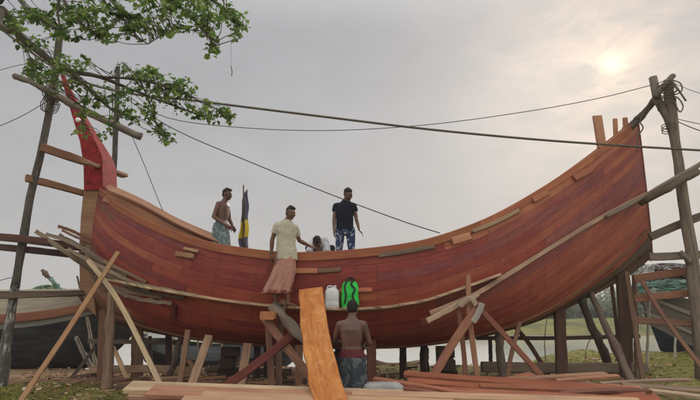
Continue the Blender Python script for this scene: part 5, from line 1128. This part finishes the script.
heap('net_heap', 'small pale net bundle at the bow of the grey boat', W(645, 274, 16.2), (0.28, 0.3, 0.3), [(0.40, 0.38, 0.36), (0.16, 0.14, 0.13), (0.5, 0.5, 0.5)], 60)
heap('net_heap', 'green net heap on the black boat', W(47, 296, 15.0), (0.5, 0.4, 0.30), [(0.14, 0.22, 0.12), (0.22, 0.30, 0.17), (0.08, 0.13, 0.08)], 120)
e = empty('net_pole', W(66, 300, 14.8), 'pole wrapped in green net slanting up from the black boat', 'pole'); o0 = Vector(e.location)
mb = MB(); mb.tube([W(68, 298, 14.8)-o0, W(42, 270, 14.8)-o0], 0.045, (0.07, 0.05, 0.04), 8); mb.build('shaft', MAT['bark'], e, True)
for (a, b_, r_, col) in (((67, 297), (56, 285), 0.06, (0.10, 0.18, 0.14)), ((57, 286), (50, 278), 0.045, (0.16, 0.24, 0.20)), ((47, 275.5), (44, 272), 0.05, (0.16, 0.10, 0.075)), ((66, 290), (59, 292), 0.05, (0.25, 0.30, 0.27))):
    mb = MB(); P_ = curve([W(*a, 14.8)-o0, W((a[0]+b_[0])/2, (a[1]+b_[1])/2, 14.75)-o0, W(*b_, 14.8)-o0], 12); mb.tube(P_, [r_*(0.4+abs(math.sin(i*1.1))) for i in range(13)], col, 9, 0.5); mb.build('net_wrap', MAT['chip'], e, True)
pole('mooring_stake', 'stake', 'thin upright stick beside the bow of the black boat', [(77, 276, 14.9), (80, 290, 14.9), (82, 322, 14.9)], 2, (0.12, 0.08, 0.06), 'log')
pole('mooring_stake', 'stake', 'pale thin stake in the grass before the navy hull', [(676, 333, 14.0), (675, 345, 14.0), (675, 356, 14.0)], 2, (0.40, 0.38, 0.32), 'log', ground=True)
for lab, x0, y0, x1, y1 in (('thin bent reed standing in the river left of the wide square post', 547, 318, 546, 362), ('thin leaning reed in the river right of the wide square post', 592, 335, 585, 362)):
    pole('reed', 'reed', lab, [(x0, y0, 14.4), ((x0+x1)/2-2, (y0+y1)/2, 14.4), (x1, y1, 14.4)], 0.9, (0.14, 0.12, 0.09), 'log', ground=True)

# ------------------------------------------------------------------ far bank: trees, huts, boats
FT = 'trees on the far bank'
def fartree(x, y, h, wd, label, col, nleaf=900):
    z = gz(x, y); e = empty('far_tree', (x, y, z), label, 'tree', FT); mb = MB(); mb.tube([(0, 0, -0.1), (0.1, 0, h*0.3), (0.0, 0.1, h*0.7)], [0.16, 0.12, 0.05], (0.10, 0.08, 0.06), 7); mb.build('trunk', MAT['bark'], e, True)
    mb = MB(); lobes = [(Vector((rnd.uniform(-.5, .5)*wd, rnd.uniform(-.4, .4)*wd, h*rnd.uniform(0.15, 0.85))), rnd.uniform(.2, .34)*wd) for _ in range(9)]
    for _ in range(nleaf):
        c, r_ = rnd.choice(lobes); d = Vector((rnd.gauss(0, 1), rnd.gauss(0, 1), rnd.gauss(0, .8))).normalized(); p = c+d*r_*rnd.random()**0.35; s_ = rnd.uniform(.14, .32)
        a = Vector((rnd.gauss(0, 1), rnd.gauss(0, 1), rnd.gauss(0, 1))).normalized()*s_; b_ = a.orthogonal().normalized()*s_*0.7; mb.face([p-a, p+b_, p+a, p-b_], jit(col, .3))
    mb.build('crown', MAT['leaf'], e)
LAB = ['pale round bushy tree on the far bank', 'darker low bush on the far bank', 'taller loose tree on the far bank']
ORD = 'leftmost second third fourth fifth sixth seventh eighth ninth tenth eleventh twelfth thirteenth fourteenth fifteenth sixteenth seventeenth eighteenth nineteenth twentieth rightmost'.split()
for i in range(21):
    px = 500+i*7.6+rnd.uniform(-1, 1); Yt = rnd.uniform(70, 84); p = W(px, 316, Yt); kind = i % 3
    h = (2.8 if px < 545 else 3.7)*(1, 0.72, 1.15)[kind]*rnd.uniform(.9, 1.1)
    fartree(p.x, Yt, h, 2.2+h*rnd.uniform(.5, .8), ['pale round bushy', 'dark low bushy', 'tall loose'][kind]+' tree on the far bank, '+ORD[i]+(' in the row' if i in (0, 20) else ' from the left'), [(0.20, 0.235, 0.15), (0.15, 0.18, 0.12), (0.21, 0.23, 0.17)][kind])  # crown colours greyed and lightened, distance haze painted into the leaves
for px, wd, lab in ((556, 1.8, 'low hut with pale roof among the far trees, left one'), (571, 1.6, 'low hut with white roof at the edge of the far bank, middle one'), (594, 2.0, 'low hut with whitish roof on the far bank, right one')):
    p = W(px, 313, 88); z = gz(p.x, 88)+1.3; e = empty('river_hut', (p.x, 88, z), lab, 'hut', 'huts on the far bank')
    mb = MB(); h = 1.3; a = wd/2; mb.grid([[(-a, -1, -1.3), (a, -1, -1.3), (a, 1, -1.3), (-a, 1, -1.3)], [(-a, -1, h), (a, -1, h), (a, 1, h), (-a, 1, h)]], (0.20, 0.17, 0.15), closed=True, flip=True); mb.build('wall', MAT['old'], e)
    mb = MB(); mb.grid([[(-a-.2, -1.3, h-.1), (-a-.2, 0, h+.75), (-a-.2, 1.3, h-.1)], [(a+.2, -1.3, h-.1), (a+.2, 0, h+.75), (a+.2, 1.3, h-.1)]], (.5, .5, .5)); o = mb.build('roof', wh, e); md = o.modifiers.new('s', 'SOLIDIFY'); md.thickness = .06

# ------------------------------------------------------------------ grass, chips and litter
mb = MB()
def tuft(x, y, h, n, col):
    z = gz(x, y)-0.01
    for _ in range(n):
        a = rnd.uniform(0, 6.28); b0 = Vector((x+rnd.gauss(0, .03), y+rnd.gauss(0, .03), z)); l = Vector((math.cos(a), math.sin(a), 0)); hh = h*rnd.uniform(.5, 1.2); w_ = l.orthogonal().normalized()*0.005
        m_ = b0+Vector((0, 0, hh*.6))+l*hh*.2; t_ = b0+Vector((0, 0, hh*.85))+l*hh*.6; c = jit(col, .3); mb.face([b0-w_, b0+w_, m_+w_*.8, m_-w_*.8], c); mb.face([m_-w_*.8, m_+w_*.8, t_], c)
GC_ = [(0.09, 0.12, 0.026), (0.20, 0.20, 0.045), (0.32, 0.28, 0.08), (0.07, 0.095, 0.02)]
for _ in range(2600):
    y = rnd.uniform(7.2, 9.9); p = W(rnd.uniform(-15, 128), 380, y); x = p.x
    if noise.noise(Vector((x*1.1, y*1.1, 5))) > -0.25: tuft(x, y, rnd.uniform(.03, .07), 5, rnd.choice(GC_))
for _ in range(3000):
    y = rnd.uniform(9.6, 17.5); x = rnd.uniform(4.9, 12) if rnd.random() < .75 else rnd.uniform(1.2, 6)
    if y < brow(x)+0.6 and noise.noise(Vector((x*0.9, y*0.9, 5))) > -0.2: tuft(x, y, rnd.uniform(.03, .075), 5, rnd.choice(GC_[1:3]+GC_[:1]))
tag(mb.build('grass', MAT['blade']), 'short patchy grass on the river bank', 'grass', kind='stuff')
mb = MB()
for _ in range(5200):
    y = 7.0+8.0*rnd.random()**1.2; x = rnd.uniform(-6.5, 6.5)*(y/11)
    if y > brow(x)-0.2: continue
    z = gz(x, y)+rnd.uniform(0.005, .03); s_ = rnd.uniform(.01, .045)*(1.6 if rnd.random() < .12 else 1); a = Vector((rnd.gauss(0, 1), rnd.gauss(0, 1), rnd.gauss(0, .3))).normalized()*s_; b_ = Vector((-a.y, a.x, rnd.gauss(0, .3)*s_))*rnd.uniform(.25, .7)
    c = Vector((x, y, z)); col = jit(rnd.choice([(0.42, 0.26, 0.15), (0.34, 0.14, 0.08), (0.50, 0.38, 0.25), (0.20, 0.12, 0.08)]), .2); n_ = Vector((0, 0, 0.006))
    P = [c-a-b_, c+a-b_, c+a+b_, c-a+b_]; mb.grid([P, [p+n_ for p in P]], col, closed=True, caps=True)
tag(mb.build('wood_chips', MAT['chip']), 'wood chips and shavings littering the soil under the hull', 'wood chips', kind='stuff')
GO = 'loose offcuts on the dirt'
for i, (px, yy, ln, col, lab) in enumerate([(120, 10.2, .5, (0.16, 0.08, 0.05), 'dark offcut beside the rough post foot'), (140, 9.8, .7, (0.24, 0.13, 0.08), 'brown offcut lying below the pale thick beam'), (165, 10.3, .45, (0.40, 0.26, 0.15), 'pale offcut between the left props'),
        (215, 10.4, .4, (0.34, 0.17, 0.09), 'reddish offcut right of the wide pale prop'), (232, 11.0, .35, (0.2, 0.1, 0.07), 'small dark offcut behind the maroon brace'), (290, 10.1, .5, (0.14, 0.08, 0.06), 'dark offcut left of the orange slab'), (318, 11, .5, (0.1, 0.06, 0.05), 'short dark billet behind the orange slab'),
        (390, 11.2, .4, (0.3, 0.2, 0.13), 'tan offcut near the lone square post'), (411, 12.4, .3, (0.12, 0.1, 0.08), 'small dark billet on the yellow green grass'), (452, 12.6, .4, (0.25, 0.22, 0.2), 'grey billet near the right trestle'), (30, 9.2, .14, (0.55, 0.5, 0.42), 'small pale scrap on the left grass'), (205, 9.7, .6, (0.28, 0.17, 0.11), 'long brown offcut under the wide pale prop'), (228, 9.6, .45, (0.12, 0.07, 0.05), 'dark offcut under the maroon brace'), (262, 9.9, .5, (0.40, 0.22, 0.13), 'orange brown offcut between the trestle legs'),
        (282, 9.5, .35, (0.10, 0.065, 0.05), 'small dark billet between the trestle legs'), (150, 9.4, .5, (0.33, 0.19, 0.12), 'brown offcut nearest the pale bowed stick'), (128, 9.3, .35, (0.11, 0.07, 0.05), 'small dark billet near the rough post'), (174, 9.9, .6, (0.18, 0.10, 0.065), 'long dark offcut left of the wide pale prop'),
        (440, 9.6, .5, (0.13, 0.08, 0.06), 'dark offcut behind the red planks'), (415, 10.2, .3, (0.36, 0.25, 0.17), 'small tan scrap behind the red planks')]):
    p = W(px, 370, yy); z = gz(p.x, yy)+0.03; a = rnd.uniform(-.5, .5); d = Vector((math.cos(a), math.sin(a), 0))*ln/2; mb = MB(); mb.plank([Vector((p.x, yy, z))-d, Vector((p.x, yy, z+0.02))+d], rnd.uniform(.07, .13), .05, col, face=(0, 0, 1), n=3, rough=.01)
    tag(mb.build('offcut', MAT['old']), lab, 'offcut', GO)

# ------------------------------------------------------------------ hazy river air
mb = MB(); x0, x1, y0, y1, z0, z1 = -950, 950, -45, 1550, -6, 22
mb.grid([[(x0, y0, z0), (x1, y0, z0), (x1, y1, z0), (x0, y1, z0)], [(x0, y0, z1), (x1, y0, z1), (x1, y1, z1), (x0, y1, z1)]], (1, 1, 1), closed=True, caps=True)
m = bpy.data.materials.new('haze'); m.use_nodes = True; nt = m.node_tree; nt.nodes.clear(); o_ = nt.nodes.new('ShaderNodeOutputMaterial'); pv = nt.nodes.new('ShaderNodeVolumePrincipled')
pv.inputs['Color'].default_value = (0.85, 0.86, 0.88, 1); pv.inputs['Density'].default_value = 0.0013; nt.links.new(pv.outputs[0], o_.inputs['Volume'])
tag(mb.build('haze', m), 'thin hazy air over the river', 'haze', kind='stuff')
